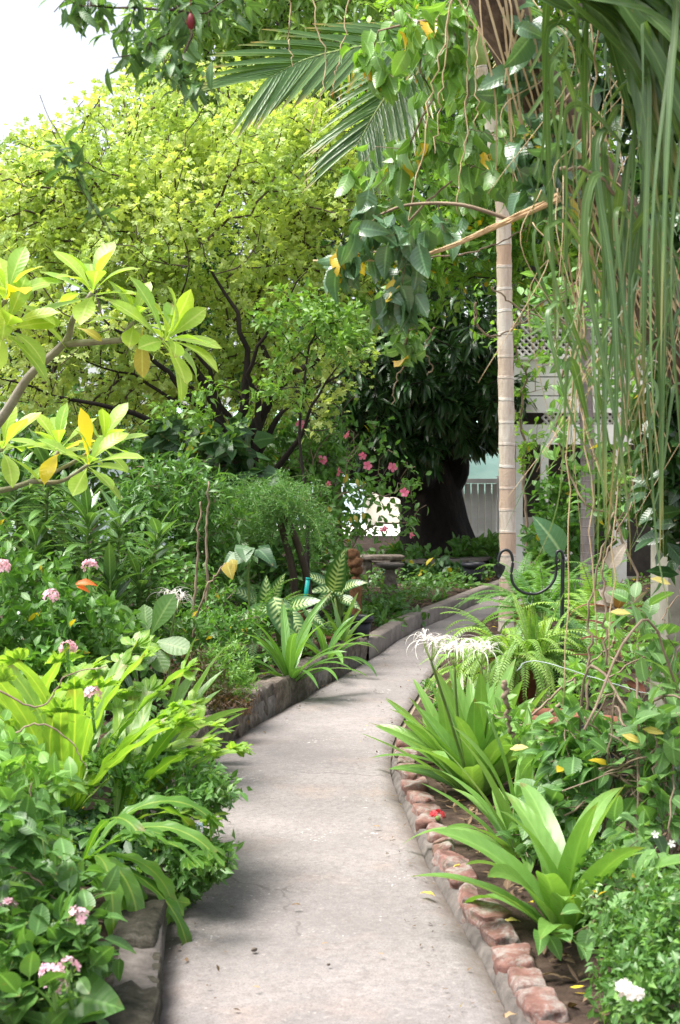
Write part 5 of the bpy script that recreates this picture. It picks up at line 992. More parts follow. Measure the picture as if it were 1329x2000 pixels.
# ================================================================ BIG LEANING TRUNK, STRAP LEAVES
lt2 = thing('leaning_palm', 'thick leaning trunk with shaggy tan fibres crossing the upper right corner', 'palm', (P(1620, 900, 5.6)[0], 5.6, 0))
f = spline([A(P(1640, 900, 5.6)[0], 5.6, -.02), P(1600, 1200, 5.6), P(1500, 960, 5.5), P(1370, 740, 5.3), P(1270, 560, 5.2), P(1170, 380, 5.1), P(1090, 240, 5.0), P(1010, 90, 4.9), P(955, -50, 4.8), P(880, -260, 4.7)], 60)
mb = MB(); s = np.linspace(0, 1, 60); flare(f, .105 - .02 * s, mb, 18, .10); mb.build('trunk', M['fibre_trunk'], lt2)
for k in range(46):   # dry fibres hugging and leaving the bark
    j = rg.integers(26, 56); p0 = f[j] + A(rg.normal() * .07, -.09 - rg.random() * .03, rg.normal() * .05); L = rg.uniform(.25, .75); dr = nrm((f[max(0, j - 6)] - f[j])[None])[0] * rg.uniform(.2, 1) + A(rg.normal() * .12, rg.normal() * .05, -.75)
    mb = MB(); q = spline([p0, p0 + dr * L * .5 + A(rg.normal() * .03, -.02, 0), p0 + dr * L + A(rg.normal() * .06, -.02, -.03)], 10); ribbon(mb, q, np.linspace(.009, .003, 10), (0, -1, .1), 1, 0, 0, rg.random()); mb.build('dry_fibre', M['straw'], lt2)
def strap_clump(label, base, sets, seed):
    rg = np.random.default_rng(seed); t = thing('strap_leaved_plant', label, 'plant', base); mb = MB()
    for (cx, cy, cY, n, tx0, tx1, ty0, ty1, w) in sets:
        for i in range(n):
            c = P(cx + rg.normal() * 60, cy + rg.normal() * 90, cY + rg.normal() * .12); x = rg.uniform(tx0, tx1); e = P(x, rg.uniform(ty0, ty1), cY - rg.uniform(-.15, .55)); m = P(x + (cx - x) * rg.uniform(.0, .35), min(cy, ty0) - rg.uniform(-110, 60), (c[1] + e[1]) / 2 - rg.uniform(0, .15))
            m[2] = max(c[2], m[2] * .6 + c[2] * .4) + rg.uniform(.0, .18); k = e * .45 + m * .55 + A((e[0] - m[0]) * .38, (e[1] - m[1]) * .3, 0); k[2] = m[2] * .62 + e[2] * .38
            pts = spline([c, m, k, e], 22); pts[3:] += (rg.normal(size=3) * A(.05, .05, 0))[None] * np.sin(np.linspace(0, 1, 19) * rg.uniform(2, 6))[:, None]
            s = np.linspace(0, 1, 22); ww = w * rg.uniform(.35, 1.15) * np.clip(1.0 - s ** 4, .03, 1); nn = nrm((A(rg.normal() * .5, -1, .25))[None])[0]
            nl = np.array([nrm(((1 - u) * A(0, -.2, 1) + u * 2.2 * nn)[None])[0] for u in s]); ribbon(mb, pts, ww, nl, 2, .25, .0, rg.random(), twist=rg.normal() * 1.1)
    mb.build('strap_leaves', M['strap'], t); return t
ep = strap_clump('large epiphyte with long strap leaves hanging like a curtain over the right side', P(1290, 40, 4.3), [
    (1300, 60, 4.3, 7, 1230, 1345, 560, 1120, .030), (1180, 0, 4.3, 3, 1060, 1180, 420, 800, .026), (1290, 420, 4.4, 9, 1150, 1340, 820, 1230, .026), (1200, 480, 4.6, 10, 1070, 1200, 850, 1180, .024), (1400, 100, 4.3, 4, 1300, 1400, 500, 1050, .036)], 211)
rg = np.random.default_rng(214)
for nm, n, xr, yr, Lr, wr in (('hooked_leaves', 22, (1090, 1340), (60, 420), (330, 800), (.016, .032)), ('lower_leaves', 26, (1080, 1340), (380, 760), (260, 560), (.012, .026)), ('front_leaves', 6, (1060, 1190), (20, 200), (330, 480), (.018, .028))):
    mb = MB()
    for i in range(n):
        x, y = rg.uniform(*xr), rg.uniform(*yr); Y = rg.uniform(4.05, 4.75); L = rg.uniform(*Lr); lean = rg.normal() * 85; sd = rg.choice([-1, 1, 1]); dx = sd * rg.uniform(25, 110)
        k = rg.uniform(.25, .8); q = [P(x + dx, y + rg.uniform(30, 130), Y + .15), P(x + dx * .35, y + 2, Y + .05), P(x, y - 4, Y), P(x - dx * .12, y + 40, Y - .03), P(x + lean * k * .6, y + L * k, Y - .06), P(x + lean + rg.normal() * 15, y + L, Y - .08 + rg.normal() * .05)]
        pts = spline(q, 34); s_ = np.linspace(0, 1, 34); w = rg.uniform(*wr) * np.clip(np.minimum(.5 + s_ * 3, 1) * (1 - s_ ** 2.6), .03, 1); nn = nrm((A(rg.normal() * .6, -1, .4))[None])[0]
        ribbon(mb, pts, w, nn, 2, .3, 0, rg.random(), twist=rg.normal() * 1.6)
    mb.build(nm, M['strap'], ep)
mb = MB()
for i in range(34):
    x, y = rg.uniform(1040, 1340), rg.uniform(0, 700); Y = rg.uniform(4.3, 4.9); q = [P(x, y, Y), P(x + rg.normal() * 50, y + rg.uniform(60, 160), Y - .05), P(x + rg.normal() * 90, y + rg.uniform(180, 420), Y + rg.normal() * .1)]
    tube(mb, spline(q, 14), np.linspace(.0022, .001, 14), 3, rg.random())
mb.build('dry_fibres', M['straw'], ep)
rg = np.random.default_rng(212); t = thing('strap_leaved_plant', 'dark spreading clump of broad strap leaves in the top right corner', 'plant', P(1400, 260, 4.6)); mb = MB()
for i in range(48):
    c = P(1150 + rg.normal() * 70, -60 + rg.normal() * 40, 4.15 + rg.normal() * .2); e = P(rg.uniform(1240, 1460), rg.uniform(60, 430), 4.15 + rg.normal() * .2); m = (c + e) / 2 + A(.05, 0, rg.uniform(.05, .22)); ribbon(mb, spline([c, m, e], 16), .05 * rg.uniform(.7, 1.2) * np.clip(1 - np.linspace(0, 1, 16) ** 4, .05, 1), (-.2, -.7, .6), 2, .3, 0, rg.random() * .5, twist=rg.normal() * .4)
mb.build('leaves', M['strap'], t)
# shade mass behind the straps
bush('dark_foliage', 'dark leafy mass behind the strap leaves at the right edge', 'shrub', P(1420, 500, 6.4) * A(1, 1, 0), [blob(1330, 300, 6.4, .28, .3, .5, 1), blob(1370, 560, 6.2, .22, .3, .4, 1), blob(1290, 90, 6.4, .4, .3, .4, 1), blob(1380, 780, 6.2, .2, .3, .3, .6), blob(1320, 900, 6.5, .1, .25, .3, .6), blob(1325, 1020, 6.6, .08, .2, .2, .4)], 330, 11, .12, 'mango', T_OVAL, 213, trunk=spline([A(P(1440, 900, 6.4)[0], 6.4, 0), P(1430, 700, 6.4), P(1400, 300, 6.4)], 12), stem='bark_dark', back=.2, step=.2, rmax=.02)
bush('screening_vine', 'light leafy vine trailing in front of the house behind the strap leaves', 'vine', (P(1260, 900, 8.6)[0], 8.6, .05), [blob(1150, 700, 8.6, .3, .3, .35, 1), blob(1080, 600, 8.8, .2, .3, .2, .7), blob(1250, 800, 8.6, .25, .3, .4, 1), blob(1200, 950, 8.6, .25, .3, .25, .8), blob(1120, 860, 8.8, .15, .25, .25, .5), blob(1240, 620, 8.6, .2, .3, .3, .7)], 150, 5, .085, 'climb', T_OVAL, 505, back=.2, r_tip=.002, rmax=.008, rise=.2)
# ================================================================ HANGING VINE
vb = P(1100, 60, 5.0)
def vine(name, label, trunk, blobs, n, k, size, mat, seed, **kw):
    return bush(name, label, 'vine', tuple(trunk[0]), blobs, n, k, size, mat, T_VINE, seed, stem='twig', trunk=spline(trunk, 20), trunk_r=np.linspace(.008, .004, 20), r_tip=.0016, rmax=.006, step=.12, jit=.012, droop=.9, up=.35, back=.12, rise=.15, **kw)
vine('hanging_vine', 'bright vine with large pointed leaves hanging from the leaning trunk', [P(1040, 120, 5.1), P(940, 60, 5.2), P(840, 40, 5.3), P(740, 60, 5.4)], [blob(820, 90, 5.4, .18, .25, .14, 1), blob(930, 200, 5.5, .22, .25, .16, 1), blob(860, 300, 5.7, .22, .25, .14, 1), blob(980, 330, 5.4, .16, .25, .14, .8), blob(750, 100, 5.4, .1, .2, .1, .4), blob(900, 30, 5.3, .25, .2, .1, .8), blob(800, 360, 5.8, .2, .2, .1, .6), blob(700, 330, 5.6, .06, .15, .06, .25)], 105, 4, .105, 'vine', 221)
t, rg, pos, par, tips = vine('hanging_vine', 'blue-green glossy vine cluster dangling from the tan cane end in the middle', [P(1000, 430, 5.0), P(900, 400, 5.0), P(800, 400, 5.0), P(740, 420, 4.95)], [blob(742, 430, 4.95, .07, .12, .07, 1), blob(790, 520, 4.95, .07, .12, .09, 1), blob(770, 600, 5.0, .05, .1, .08, .8), blob(680, 500, 5.0, .10, .1, .03, .7), blob(850, 460, 5.1, .1, .15, .08, .5)], 34, 4, .115, 'vine_dark', 222)
vine('hanging_vine', 'dark vine leaves beside the strap leaves around the leaning trunk', [P(1150, 150, 4.8), P(1100, 200, 4.8), P(1060, 260, 4.8), P(1040, 330, 4.8)], [blob(1040, 250, 4.8, .1, .15, .12, 1), blob(1090, 340, 4.7, .08, .12, .1, 1), blob(1000, 140, 4.9, .12, .15, .1, .8), blob(1020, 40, 4.7, .1, .15, .1, .6), blob(1150, 280, 4.7, .1, .12, .1, .6)], 34, 4, .12, 'vine_dark', 223)
vine('hanging_vine', 'small yellowing vine tail hanging above the pink flowers', [P(800, 560, 5.2), P(800, 620, 5.2), P(790, 690, 5.2)], [blob(790, 650, 5.2, .05, .08, .05, 1), blob(750, 600, 5.2, .04, .08, .04, .6)], 11, 4, .075, 'vine', 224)
t = thing('fallen_petiole', 'long tan dried leaf stalk lying across the vines in mid air', 'leaf stalk', P(1088, 390, 4.6)); mb = MB(); q = spline([P(1092, 386, 4.6), P(1040, 410, 4.65), P(960, 445, 4.75), P(880, 480, 4.85), P(820, 500, 4.95)], 24); ribbon(mb, q, np.interp(np.linspace(0, 1, 24), [0, .2, .6, 1], [.034, .026, .013, .006]), (0, -.8, .6), 4, .55, .02, .5); tube(mb, q - A(0, 0, .004), np.interp(np.linspace(0, 1, 24), [0, .2, 1], [.012, .009, .005]), 8); [tube(mb, q + np.array([[0, -.008, .012 * math.sin(k * 2.1) * (1 - u) ] for u in np.linspace(0, 1, 24)]) + np.random.default_rng(k).normal(size=(24, 3)) * .002, np.linspace(.0035, .0015, 24), 4) for k in range(5)]; mb.build('dry_sheath', M['cane'], t)
mb = MB(); tube(mb, spline([P(825, 500, 4.95), P(740, 508, 5.0), P(612, 509, 5.05)], 14), np.linspace(.005, .003, 14), 6); mb.build('bare_tip', M['cane'], t)
rg = np.random.default_rng(231)
tw = [([(1095, 330), (1160, 340), (1250, 430), (1340, 520)], 4.2, .006, 'tan twig slanting down to the right edge across the straps'), ([(700, 490), (860, 500), (960, 480), (1040, 440)], 5.4, .004, 'dark thin twig running below the tan leaf stalk'), ([(760, 470), (850, 380), (960, 300), (1040, 240)], 5.6, .005, 'grey twig rising from the leaf stalk toward the trunk'),
      ([(930, 590), (935, 640), (975, 655), (1040, 620)], 5.6, .005, 'looped grey vine stem in front of the palm trunk'), ([(960, 560), (1010, 600), (1090, 630), (1200, 650)], 5.8, .004, 'long bare vine stem to the right of the palm trunk'), ([(1000, 640), (1060, 590), (1150, 540), (1240, 500)], 5.6, .004, 'thin bare stem rising to the leaning trunk'),
      ([(780, 620), (800, 690), (775, 740), (765, 790)], 5.2, .003, 'brown twisting tendril hanging below the vine tail'), ([(850, 640), (830, 680), (845, 720), (835, 730)], 5.2, .0025, 'short curled tendril beside the brown one')]
for i, (c_, Y, r, l) in enumerate(tw): stick('bare_twig', l, 'twig', [P(*q, Y + .03 * j) for j, q in enumerate(c_)], r, r * .6, 'twig', 240 + i, wob=.004)
# thin aerial roots
for i, (x0, x1, y1, Y) in enumerate(((568, 572, 130, 6), (590, 606, 260, 6), (880, 850, 300, 5.2), (915, 895, 420, 5.2), (945, 930, 250, 5.0), (905, 790, 480, 5.1), (690, 650, 180, 6.2), (975, 1010, 380, 4.9), (1180, 1120, 900, 4.3), (1145, 1165, 1260, 4.6), (1215, 1190, 1300, 4.6), (1170, 1100, 1380, 4.7))):
    stick('aerial_root', 'thin pale aerial root hanging straight down from above the frame', 'root', [P(x0, -90, Y), P((x0 + x1) / 2 + rg.normal() * 12, y1 * .45, Y), P(x1, y1, Y)], .0035, .002, 'straw', 260 + i, 'thin aerial roots hanging from above', wob=.006)
# overhead branch, top left
rg = np.random.default_rng(271)
bush('overhanging_branch', 'dark drooping leafy branch hanging into the top left against the sky', 'branch', P(300, -160, 4.4), [blob(210, 30, 4.4, .12, .15, .06, 1), blob(330, 50, 4.4, .13, .15, .10, 1), blob(350, 150, 4.3, .08, .12, .06, .7), blob(140, 20, 4.3, .07, .1, .05, .5), blob(250, 120, 4.4, .06, .1, .03, .4), blob(420, 0, 4.5, .15, .1, .06, .6)], 58, 5, .075, 'over', [leaf_t('lance', .3, 4, .7, .3), leaf_t('lance', .34, 4, 1.0, .35)], 272, stem='bark_tree',
     trunk=spline([P(300, -220, 4.5), P(330, -90, 4.45), P(350, 20, 4.4)], 8), trunk_r=np.linspace(.02, .008, 8), r_tip=.0018, rmax=.007, droop=.5, back=.1)
bush('overhanging_twig', 'separate hanging leafy twig below the dark branch in front of the lime tree', 'twig', P(70, 150, 4.2), [blob(130, 285, 4.2, .03, .05, .02, 1), blob(150, 350, 4.2, .03, .05, .03, 1), blob(185, 440, 4.2, .05, .05, .03, 1), blob(115, 310, 4.2, .02, .05, .02, .5)], 13, 3, .07, 'over', [leaf_t('lance', .34, 4, .5, .3)], 273, stem='bark_tree',
     trunk=spline([P(78, 185, 4.25), P(98, 235, 4.2), P(130, 290, 4.2), P(160, 370, 4.2), P(205, 440, 4.2)], 14), trunk_r=np.linspace(.0015, .0015, 14), r_tip=.001, rmax=.0015, step=.06, jit=.003, back=.04, up=.7)
mb = MB(); c = P(373, 42, 4.3); lathe(mb, c - A(0, 0, .025), [(0, 0), (.008, .006), (.013, .02), (.011, .036), (.004, .048), (0, .05)], 12); tube(mb, [c + A(0, 0, .024), c + A(0, 0, .12)], .0015, 4); tag(mb.build('red_bud', M['bud_red']), 'single dark red bud hanging from the top left branch', 'bud')
# ================================================================ RIGHT BED
straps('crinum_lily', 'slender lily clump between the large pale lily and the nearest one', 'lily', (P(1020, 900, 5.6)[0], 5.6, .05), 24, .6, .066, 'lily', 302, el=(.6, 1.5), droop=(.4, 1.4))
bush('fresh_climber', 'dark low creeper leaves on the soil behind the nearest lily clump', 'climber', (P(1130, 900, 5.2)[0], 5.2, .05), [blob(1080, 1640, 5.3, .2, .25, .05, 1), blob(1160, 1700, 4.9, .15, .25, .06, 1), blob(1150, 1570, 5.5, .15, .2, .1, .7)], 110, 6, .06, 'near_dark', T_OVAL, 303, back=.1)
rg = np.random.default_rng(301)
pil = thing('garden_pillar', 'pale rendered pillar at the right edge behind the hanging leaves', 'pillar', (P(1360, 900, 7.2)[0], 7.2, 0)); x0 = P(1292, 900, 7.2)[0]
mb = MB(); rock(mb, (x0 + .25, 7.42, 1.1), (.42, .42, 2.3), 0, rg, .006, 10, 40); mb.build('shaft', M['pillar'], pil)
# potted fern on a stand with an iron scroll hook behind
fb = P(1010, 900, 7.9); fx = fb[0]
t = thing('potted_fern', 'lush arching sword fern in a clay pot on a stand by the palm', 'fern', (fx, 7.9, .05)); mb = MB(); lathe(mb, (fx, 7.9, .28), [(0, 0), (.10, 0), (.14, .2), (.155, .2), (.155, .24), (.135, .24), (.13, .2), (0, .2)]); mb.build('pot', M['terra'], t)
mb = MB(); lathe(mb, (fx, 7.9, .04), [(0, 0), (.12, 0), (.10, .03), (.05, .08), (.045, .17), (.09, .23), (0, .235)]); mb.build('stand', M['terra'], t)
mb = MB(); sm = MB(); fern_fronds(mb, (fx, 7.9, .50), 110, .52, rg, .036, 27, (.0, 1.25), (1.3, 2.9), sm=sm, taper=.55, tm=[tiny_t(.34, .1, .1, .3), tiny_t(.4, .3, .3, .4)], spread=.07); fern_fronds(mb, (fx + .1, 7.8, .50), 12, .42, rg, .032, 36, (1.1, 1.55), (.2, .8), sm=sm, taper=.7); sm.build('stems', M['green_stem'], t); mb.build('fronds', M['fern'], t)
t = thing('low_fern', 'sword fern spilling forward beneath the potted one beside the path', 'fern', (P(940, 900, 8.3)[0], 8.3, .05)); mb = MB(); fern_fronds(mb, (P(950, 900, 8.4)[0], 8.4, .35), 40, .45, rg, .036, 34, (.1, 1.3), (1.2, 2.4)); mb.build('fronds', M['fern'], t); mb = MB(); lathe(mb, (P(950, 900, 8.4)[0], 8.4, .04), [(0, 0), (.09, 0), (.12, .3), (0, .3)]); mb.build('pot', M['blackpot'], t)
for i, (x, y, Y, l, n) in enumerate(((1060, 1170, 10.0, 'feathery fern standing between the palm trunk and the iron hook', 30), (1130, 1150, 10.6, 'tall fern behind the iron hook pole', 34), (1180, 1200, 9.2, 'arching fern to the right of the iron hook pole', 26), (1020, 1130, 11.5, 'fern against the white post at the palm foot', 24), (1150, 1250, 8.2, 'flattened fern with dead fronds in front of the pole', 22))):
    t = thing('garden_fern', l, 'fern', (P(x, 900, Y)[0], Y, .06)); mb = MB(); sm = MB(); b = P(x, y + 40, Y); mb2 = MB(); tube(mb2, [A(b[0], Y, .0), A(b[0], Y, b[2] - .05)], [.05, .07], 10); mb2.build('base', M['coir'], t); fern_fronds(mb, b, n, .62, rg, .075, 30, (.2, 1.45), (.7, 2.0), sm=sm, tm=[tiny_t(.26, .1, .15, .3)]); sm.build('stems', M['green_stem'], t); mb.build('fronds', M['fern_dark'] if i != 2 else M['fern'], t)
mb = MB(); q = arc(P(1190, 1190, 7.9), math.pi * .9, .5, .26, 1.7, 12); frond_leaflets(mb, q, 18, .035, T_PIN, rg); tube(mb, q, .002, 3); tag(mb.build('dead_frond', M['dead']), 'single dead tan fern frond curling by the hook pole', 'frond')
# iron hook
Yk = 8.2; t = thing('shepherd_hook', 'black wrought iron scroll hook with an iron leaf at its tip', 'plant hanger', (P(1097, 900, Yk)[0], Yk, .03)); mb = MB(); x = P(1097, 900, Yk)[0]
tube(mb, spline([A(x, Yk, .02), P(1097, 1300, Yk), P(1099, 1150, Yk), P(1100, 1085, Yk)], 14), .0115, 10); mb.build('pole', M['iron'], t)
mb = MB(); tube(mb, spline([P(x_, y_, Yk - .015) for x_, y_ in ((1100, 1090), (1098, 1079), (1092, 1076), (1087, 1082), (1087, 1110), (1083, 1132), (1068, 1150), (1046, 1160), (1020, 1156), (1004, 1142), (999, 1122), (1002, 1098), (998, 1080), (988, 1074), (978, 1080), (974, 1096), (975, 1108))], 70), .0085, 10); mb.build('scroll', M['iron'], t)
mb = MB(); place(mb, leaf_t('heart', .75, 6, .5, .25), P(976, 1100, Yk)[None], A(-.05, -.15, -1)[None], A(.2, -1, 0)[None], .09, [.5]); place(mb, leaf_t('heart', .75, 6, .5, .25), P(976, 1100, Yk + .012)[None], A(-.05, -.15, -1)[None], A(-.2, 1, 0)[None], .09, [.5]); mb.build('iron_leaf', M['iron'], t)
mb = MB(); tube(mb, spline([P(1036, 1157, Yk - .01), P(1030, 1172, Yk), P(1037, 1180, Yk), P(1040, 1170, Yk), P(1037, 1156, Yk)], 14), .002, 5); mb.build('wire_loop', M['wire'], t)
# paddle leaf plant
t = thing('paddle_leaf_plant', 'single broad blue-green paddle leaf standing right of the palm trunk', 'plant', (P(1095, 900, 11.2)[0], 11.2, .06)); mb = MB(); tip = P(1052, 1012, 11.0); b0 = P(1098, 1082, 11.1); place(mb, leaf_t('ovate', .52, 10, .5, .18, 0, .02), b0[None], (tip - b0)[None], nrm(A(.1, -.9, .4)[None]), np.linalg.norm(tip - b0) * 1.08, [.5], 1.15); mb.build('leaf', M['banana'], t); mb = MB(); tube(mb, spline([A(P(1095, 900, 11.2)[0], 11.2, .03), P(1100, 1180, 11.2), b0], 8), .012, 6); mb.build('stalk', M['green_stem'], t)
# pots among the right bed
def rp(x, Y): return (P(x, 900, Y)[0], Y, .05)
pot('large black plastic pot under the ferns right of the iron hook', rp(1130, 8.0), .17, .42, 'blackpot'); pot('black pot in shade beneath the tangled stems', rp(1185, 6.6), .15, .3, 'blackpot'); pot('red clay pot lower left of the large black pot', rp(1085, 7.3), .13, .26, 'terra'); pot('wide clay pot half hidden behind trailing leaves', rp(1160, 7.2), .17, .24, 'terra'); pot('small black pot behind the pale lily blades', rp(1040, 6.9), .13, .2, 'blackpot')
# ti plant and withered leaves
t = thing('ti_plant', 'maroon-leaved ti plant with upright leaves in front of the pillar', 'plant', rp(1215, 7.0)); mb = MB(); sm = MB(); b = np.array(rp(1215, 7.0)); tube(sm, spline([b, P(1212, 1350, 7), P(1205, 1230, 7)], 8), .012, 6); sm.build('stem', M['twig'], t)
for i in range(26): mb_c = P(1208 + rg.normal() * 6, 1180 + i * 6.5, 7); place(mb, T_LANCE[i % 3], mb_c[None], A(math.cos(i * 2.4), math.sin(i * 2.4), .9 - i * .04)[None], A(0, 0, 1)[None], .24, [rg.random()], 1.3)
mb.build('leaves', M['red_leaf'], t)
for i, (x, y, dx, dz, l) in enumerate(((1190, 1110, .45, .9, 'withered grey leaf standing upright above the ferns'), (1170, 1150, .8, -.5, 'curled grey leaf beside the upright withered one'), (1160, 1190, .9, .2, 'grey dead leaf with holes, lowest of the withered leaves'), (1150, 1325, .95, .3, 'broad withered pinkish leaf resting on the clay pot'), (1215, 1320, -.2, -.9, 'withered leaf folded down against the ti plant'))):
    mb = MB(); place(mb, leaf_t('ovate', .5, 7, .9, .35, 0, .1), P(x, y, 7.0)[None], A(dx, -.2, dz)[None], A(-.2, -.8, .5)[None], .16, [rg.random()]); tag(mb.build('withered_leaf', M['dead_grey']), l, 'leaf')
# trailing broad-leaved climber on the right
t, rg, pos, par, tips = bush('trailing_climber', 'light green climber with broad oval leaflets tangled over the right bed', 'climber', rp(1240, 5.2), [blob(1200, 1470, 5.2, .22, .3, .14, 1), blob(1120, 1440, 5.4, .16, .25, .10, .9), blob(1280, 1400, 5.1, .14, .25, .14, .9), blob(1240, 1550, 5.0, .18, .25, .12, .9), blob(1090, 1500, 5.3, .1, .2, .1, .6), blob(1300, 1290, 5.4, .12, .2, .14, .5), blob(1240, 1230, 5.6, .1, .2, .14, .4), blob(1240, 1660, 4.7, .1, .2, .08, .5), blob(1060, 1560, 5.1, .06, .1, .05, .3), blob(1120, 1830, 4.25, .03, .05, .07, .15), blob(1190, 1720, 4.6, .06, .1, .06, .3)],
   150, 4, .10, 'climb', T_BIGOV, 311, back=.12, r_tip=.0016, rmax=.006, stem='twig', droop=.15, up=.65)
for (x, y, Y) in ((1062 + 130, 1195, 5.2), (1310, 1141, 4.6), (1215, 1435, 4.9), (1255, 1424, 4.9), (996, 1463, 5.6)):
    mb = MB(); place(mb, T_OVAL[2], P(x, y, Y)[None], A(rg.choice([-1, 1]) * .9, -.3, rg.normal() * .2)[None], A(0, -.6, .8)[None], .075, [rg.random()]); mb.build('yellow_leaf', M['yellow_leaf'], t)
bush('fresh_climber', 'small fresh green creeper leaves near the base of the palm lilies', 'climber', rp(1050, 5.9), [blob(1010, 1400, 6, .12, .2, .08, 1), blob(1050, 1440, 5.8, .12, .2, .08, 1), blob(1150, 1330, 6.2, .15, .2, .12, .8), blob(1220, 1250, 6.4, .12, .2, .12, .6)], 90, 5, .06, 'shrub_light', T_OVAL, 312, back=.1)
# dry tangle
t = thing('dry_tangle', 'tangle of bare woody vine stems under the right climber', 'vine', rp(1280, 5.3)); rg = np.random.default_rng(321)
for i in range(85):
    a = P(rg.uniform(1100, 1400), rg.uniform(1380, 1750), rg.uniform(4.9, 5.7)); b = P(rg.uniform(1120, 1420), rg.uniform(1420, 1800), rg.uniform(4.9, 5.6)); m = (a + b) / 2 + A(rg.normal() * .08, rg.normal() * .1, abs(rg.normal()) * .14)
    for q in (a, b, m): q[2] = max(q[2], .04)
    mb = MB(); r = rg.uniform(.002, .0055); tube(mb, spline([a, m, b], 14) + rg.normal(size=(14, 3)) * .004, r, 5, rg.random()); mb.build('stem', M['twig'], t)
for i, (c_, r, l) in enumerate((([(1000, 1430), (1080, 1360), (1160, 1290), (1200, 1250)], .006, 'slanting grey branch rising from the lilies toward the ti plant'), ([(1145, 1400), (1150, 1280), (1158, 1150), (1200, 1000)], .007, 'upright bare stem between the ferns and the ti plant'), ([(1185, 1300), (1182, 1190), (1180, 1100), (1235, 980)], .006, 'second upright bare stem just right of the tallest bare one'), ([(1180, 1330), (1270, 1270), (1300, 1200), (1340, 1150)], .004, 'thin bare stem crossing in front of the pillar'), ([(985, 1330), (992, 1380), (1000, 1440)], .012, 'short dead grey stub by the lily blades'), ([(1190, 1640), (1260, 1660), (1340, 1690)], .004, 'twig crossing low over the dense bottom right shrub'))):
    stick('bare_stick', l, 'stick', [P(*q, 6.1 - .1 * i + .02 * j) for j, q in enumerate(c_)], r, r * .6, 'twig', 330 + i)
stick('garden_wire', 'pale grey wire arching from the potted fern across to the pillar', 'wire', [P(1010, 1310, 5.6), P(1030, 1292, 5.6), P(1070, 1295, 5.55), P(1150, 1320, 5.4), P(1230, 1345, 5.3), P(1340, 1370, 5.2)], .002, .0015, 'wire', 340, wob=.001)
# bottom right
t, rg, pos, par, tips = bush('plumbago', 'dense small-leaved plumbago with white flower cluster in the bottom right corner', 'shrub', rp(1290, 3.9), [blob(1270, 1850, 3.9, .16, .25, .10, 1), blob(1330, 1780, 4.0, .14, .2, .10, 1), blob(1230, 1940, 3.75, .09, .2, .08, 1), blob(1320, 1950, 3.6, .12, .2, .10, 1), blob(1230, 1800, 4.0, .07, .15, .04, .4)], 420, 9, .034, 'near_dark', T_SMALL, 351, back=.09, r_tip=.001, stem='green_stem', step=.07, jit=.006)
lm = MB(); leaves_on(lm, T_SMALL, pos, par, rg.choice(tips, 130), rg, 6, .032, back=.04); lm.build('young_leaves', M['shrub_light'], t)
for (x, y) in ((1222, 1928), (1238, 1940), (1228, 1948)): mb = MB(); cluster(mb, P(x, y, 3.45), .022, 10, .013, rg); mb.build('flower_head', M['white'], t)
for (x, y) in ((1280, 1630), (1312, 1648)): mb = MB(); flower_petals(mb, P(x, y, 4.4), (0, -1, .4), 5, .014, .6, rg); mb.build('flower', M['white'], t)
bush('glaucous_shrub', 'grey-green small-leaved shrub behind the nearest lily blades', 'shrub', rp(1140, 4.45), [blob(1150, 1700, 4.6, .04, .1, .08, .7), blob(1185, 1690, 4.6, .06, .1, .07, .8), blob(1190, 1760, 4.4, .06, .1, .06, .8), blob(1230, 1720, 4.5, .1, .15, .08, .7)], 100, 8, .034, 'vine', T_SMALL, 352, back=.1, r_tip=.001)
bush('small_herb', 'small green herb at the path edge left of the potted fern', 'herb', (P(845, 900, 9.0)[0], 9.0, .04), [blob(842, 1338, 9.0, .07, .1, .035, 1), blob(870, 1350, 8.6, .12, .1, .05, 1), blob(860, 1385, 8.0, .08, .1, .04, .6)], 60, 8, .03, 'shrub', T_SMALL, 353, back=.05)
t = thing('red_flower_mound', 'small red flower mound between the bricks and the lily blades', 'flower', G(855, 1598, .05)); mb = MB(); cluster(mb, G(855, 1594, .06), .035, 22, .014, np.random.default_rng(354), .7); mb.build('flower_head', M['red'], t); mb = MB(); tube(mb, [G(855, 1598, .02), G(855, 1598, .08)], .012, 6); mb.build('stalk', M['green_stem'], t)
# ================================================================ FALLEN LEAVES, STONES, LITTER
rg = np.random.default_rng(401)
for (x, y, m, s, l) in ((838, 1747, 'yellow_leaf', .06, 'yellow leaf lying on the path edge beside the bricks'), (1005, 1806, 'yellow_leaf', .07, 'pale yellow leaf lying on soil between the bricks and lilies'), (737, 1616, 'dead', .035, 'small brown leaf in the middle of the path'), (415, 1585, 'dead', .045, 'tan leaf on the path below the plumbago'), (898, 1695, 'yellow_leaf', .045, 'yellow leaf on soil behind the bricks'), (1005, 1990, 'dead', .05, 'brown leaf near the bottom bricks'),
    (502, 1930, 'dead', .025, 'tiny rust brown leaf low on the path'), (745, 1865, 'dead', .02, 'dark speck of leaf right of the path centre'), (580, 1770, 'litter', .035, 'curled dark leaf in the path centre'), (636, 1846, 'dead', .022, 'brown flake near the path centre'), (905, 1268, 'orange_leaf', .05, 'orange fallen leaf at the far path edge')):
    mb = MB(); p = G(x, y, .036 if x < 860 or y < 1300 else .062); place(mb, leaf_t('oval', .45, 5, .9, .3, 0, .1), (p + A(-s / 2, 0, .004))[None], A(1, rg.normal() * .6, .3)[None], A(0, 0, 1)[None], s, [rg.random()]); tag(mb.build('fallen_leaf', M[m]), l, 'leaf')
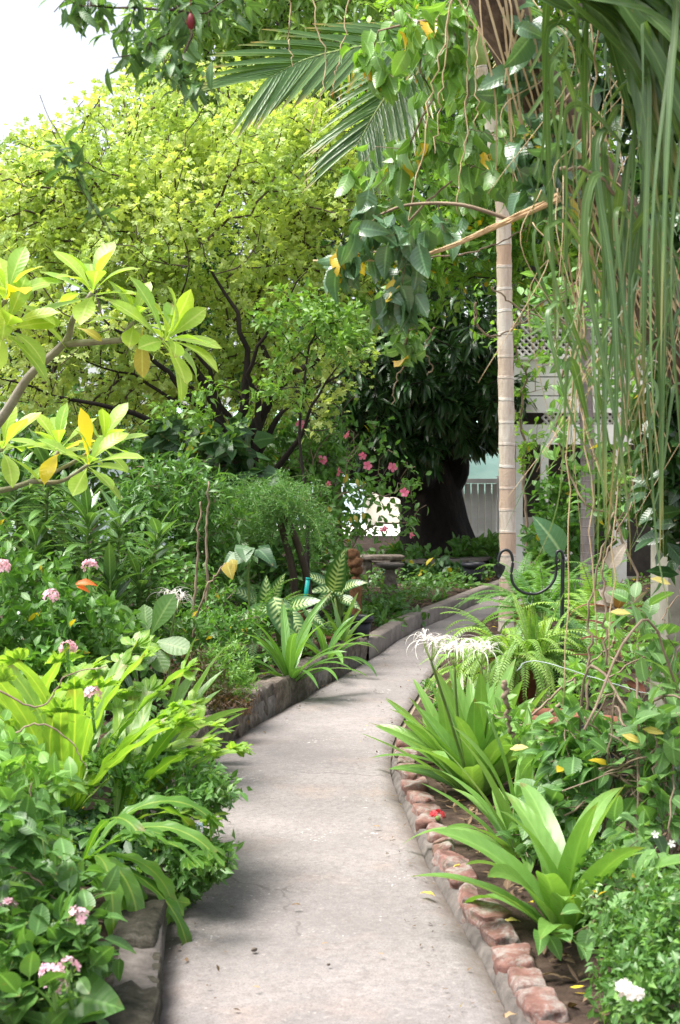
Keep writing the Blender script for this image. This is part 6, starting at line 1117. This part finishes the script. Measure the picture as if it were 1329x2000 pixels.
for (x, y, s, l) in ((354, 1826, .022, 'small tan pebble beside the near stone kerb'), (497, 1857, .02, 'dark grey pebble on the path with a pale fleck'), (642, 1886, .012, 'tiny brown pebble low in the path centre')):
    mb = MB(); p = G(x, y, .03); rock(mb, p + A(0, 0, .004), (s, s * .8, s * .6), .5, rg, .3, 4, 2.5); tag(mb.build('pebble', M['stone']), l, 'pebble')
def scatter(name, label, E, side, smin, smax, n, size, mats, z0, seed, tms=T_LITTER, yfrac=1, flat=1, kind='stuff', k0=0, k1=150, h=.0):
    r = np.random.default_rng(seed); mb = MB(); i = (r.random(n) ** yfrac * (k1 - k0) + k0).astype(int); a = E[i]; s = smin + (smax - smin) * r.random(n) ** 1.4; x = a[:, 0] + side * s; y = a[:, 1] + r.normal(size=n) * .05
    z = np.array([z0 + (bump(u, v) if z0 > .03 else .006) + .004 + r.random() * h for u, v in zip(x, y)]); D = rdir(r, n); D[:, 2] = D[:, 2] * .25 + flat * .0 + (.5 if h else 0); U = rdir(r, n) * .35 + A(0, 0, 1)
    w = r.integers(0, len(tms), n)
    for q in range(len(tms)): m = w == q; place(mb, tms[q], np.stack([x, y, z], 1)[m], D[m], U[m], size * (1 + .5 * r.normal(size=m.sum()).clip(-1, 1)), r.random(m.sum()))
    o = mb.build(name, M[mats]); tag(o, label, 'leaf litter' if mats == 'litter' else 'ground cover', kind=kind)
scatter('leaf_litter', 'dry brown leaf litter over the soil of the left bed', LEr, -1, .2, 2.4, 3500, .05, 'litter', .15, 411)
scatter('leaf_litter', 'dry brown leaf litter over the soil of the right bed', REr, 1, .18, 2.2, 5200, .045, 'litter', .065, 412)
scatter('leaf_litter', 'tiny dry leaf fragments gathered along the left side of the path', LEr, 1, .01, .22, 420, .016, 'litter', .022, 421)
scatter('leaf_litter', 'tiny dry leaf fragments gathered along the right side of the path', REr, -1, .01, .2, 460, .015, 'litter', .022, 422)
scatter('ground_cover', 'low green ground cover filling gaps in the left bed', LEr, -1, .22, 2.8, 11000, .06, 'near_dark', .15, 413, T_OVAL, h=.14, k0=8)
scatter('ground_cover', 'low weeds scattered through the right bed', REr, 1, .6, 2.6, 3200, .05, 'shrub', .065, 414, T_OVAL, h=.12, k0=10)
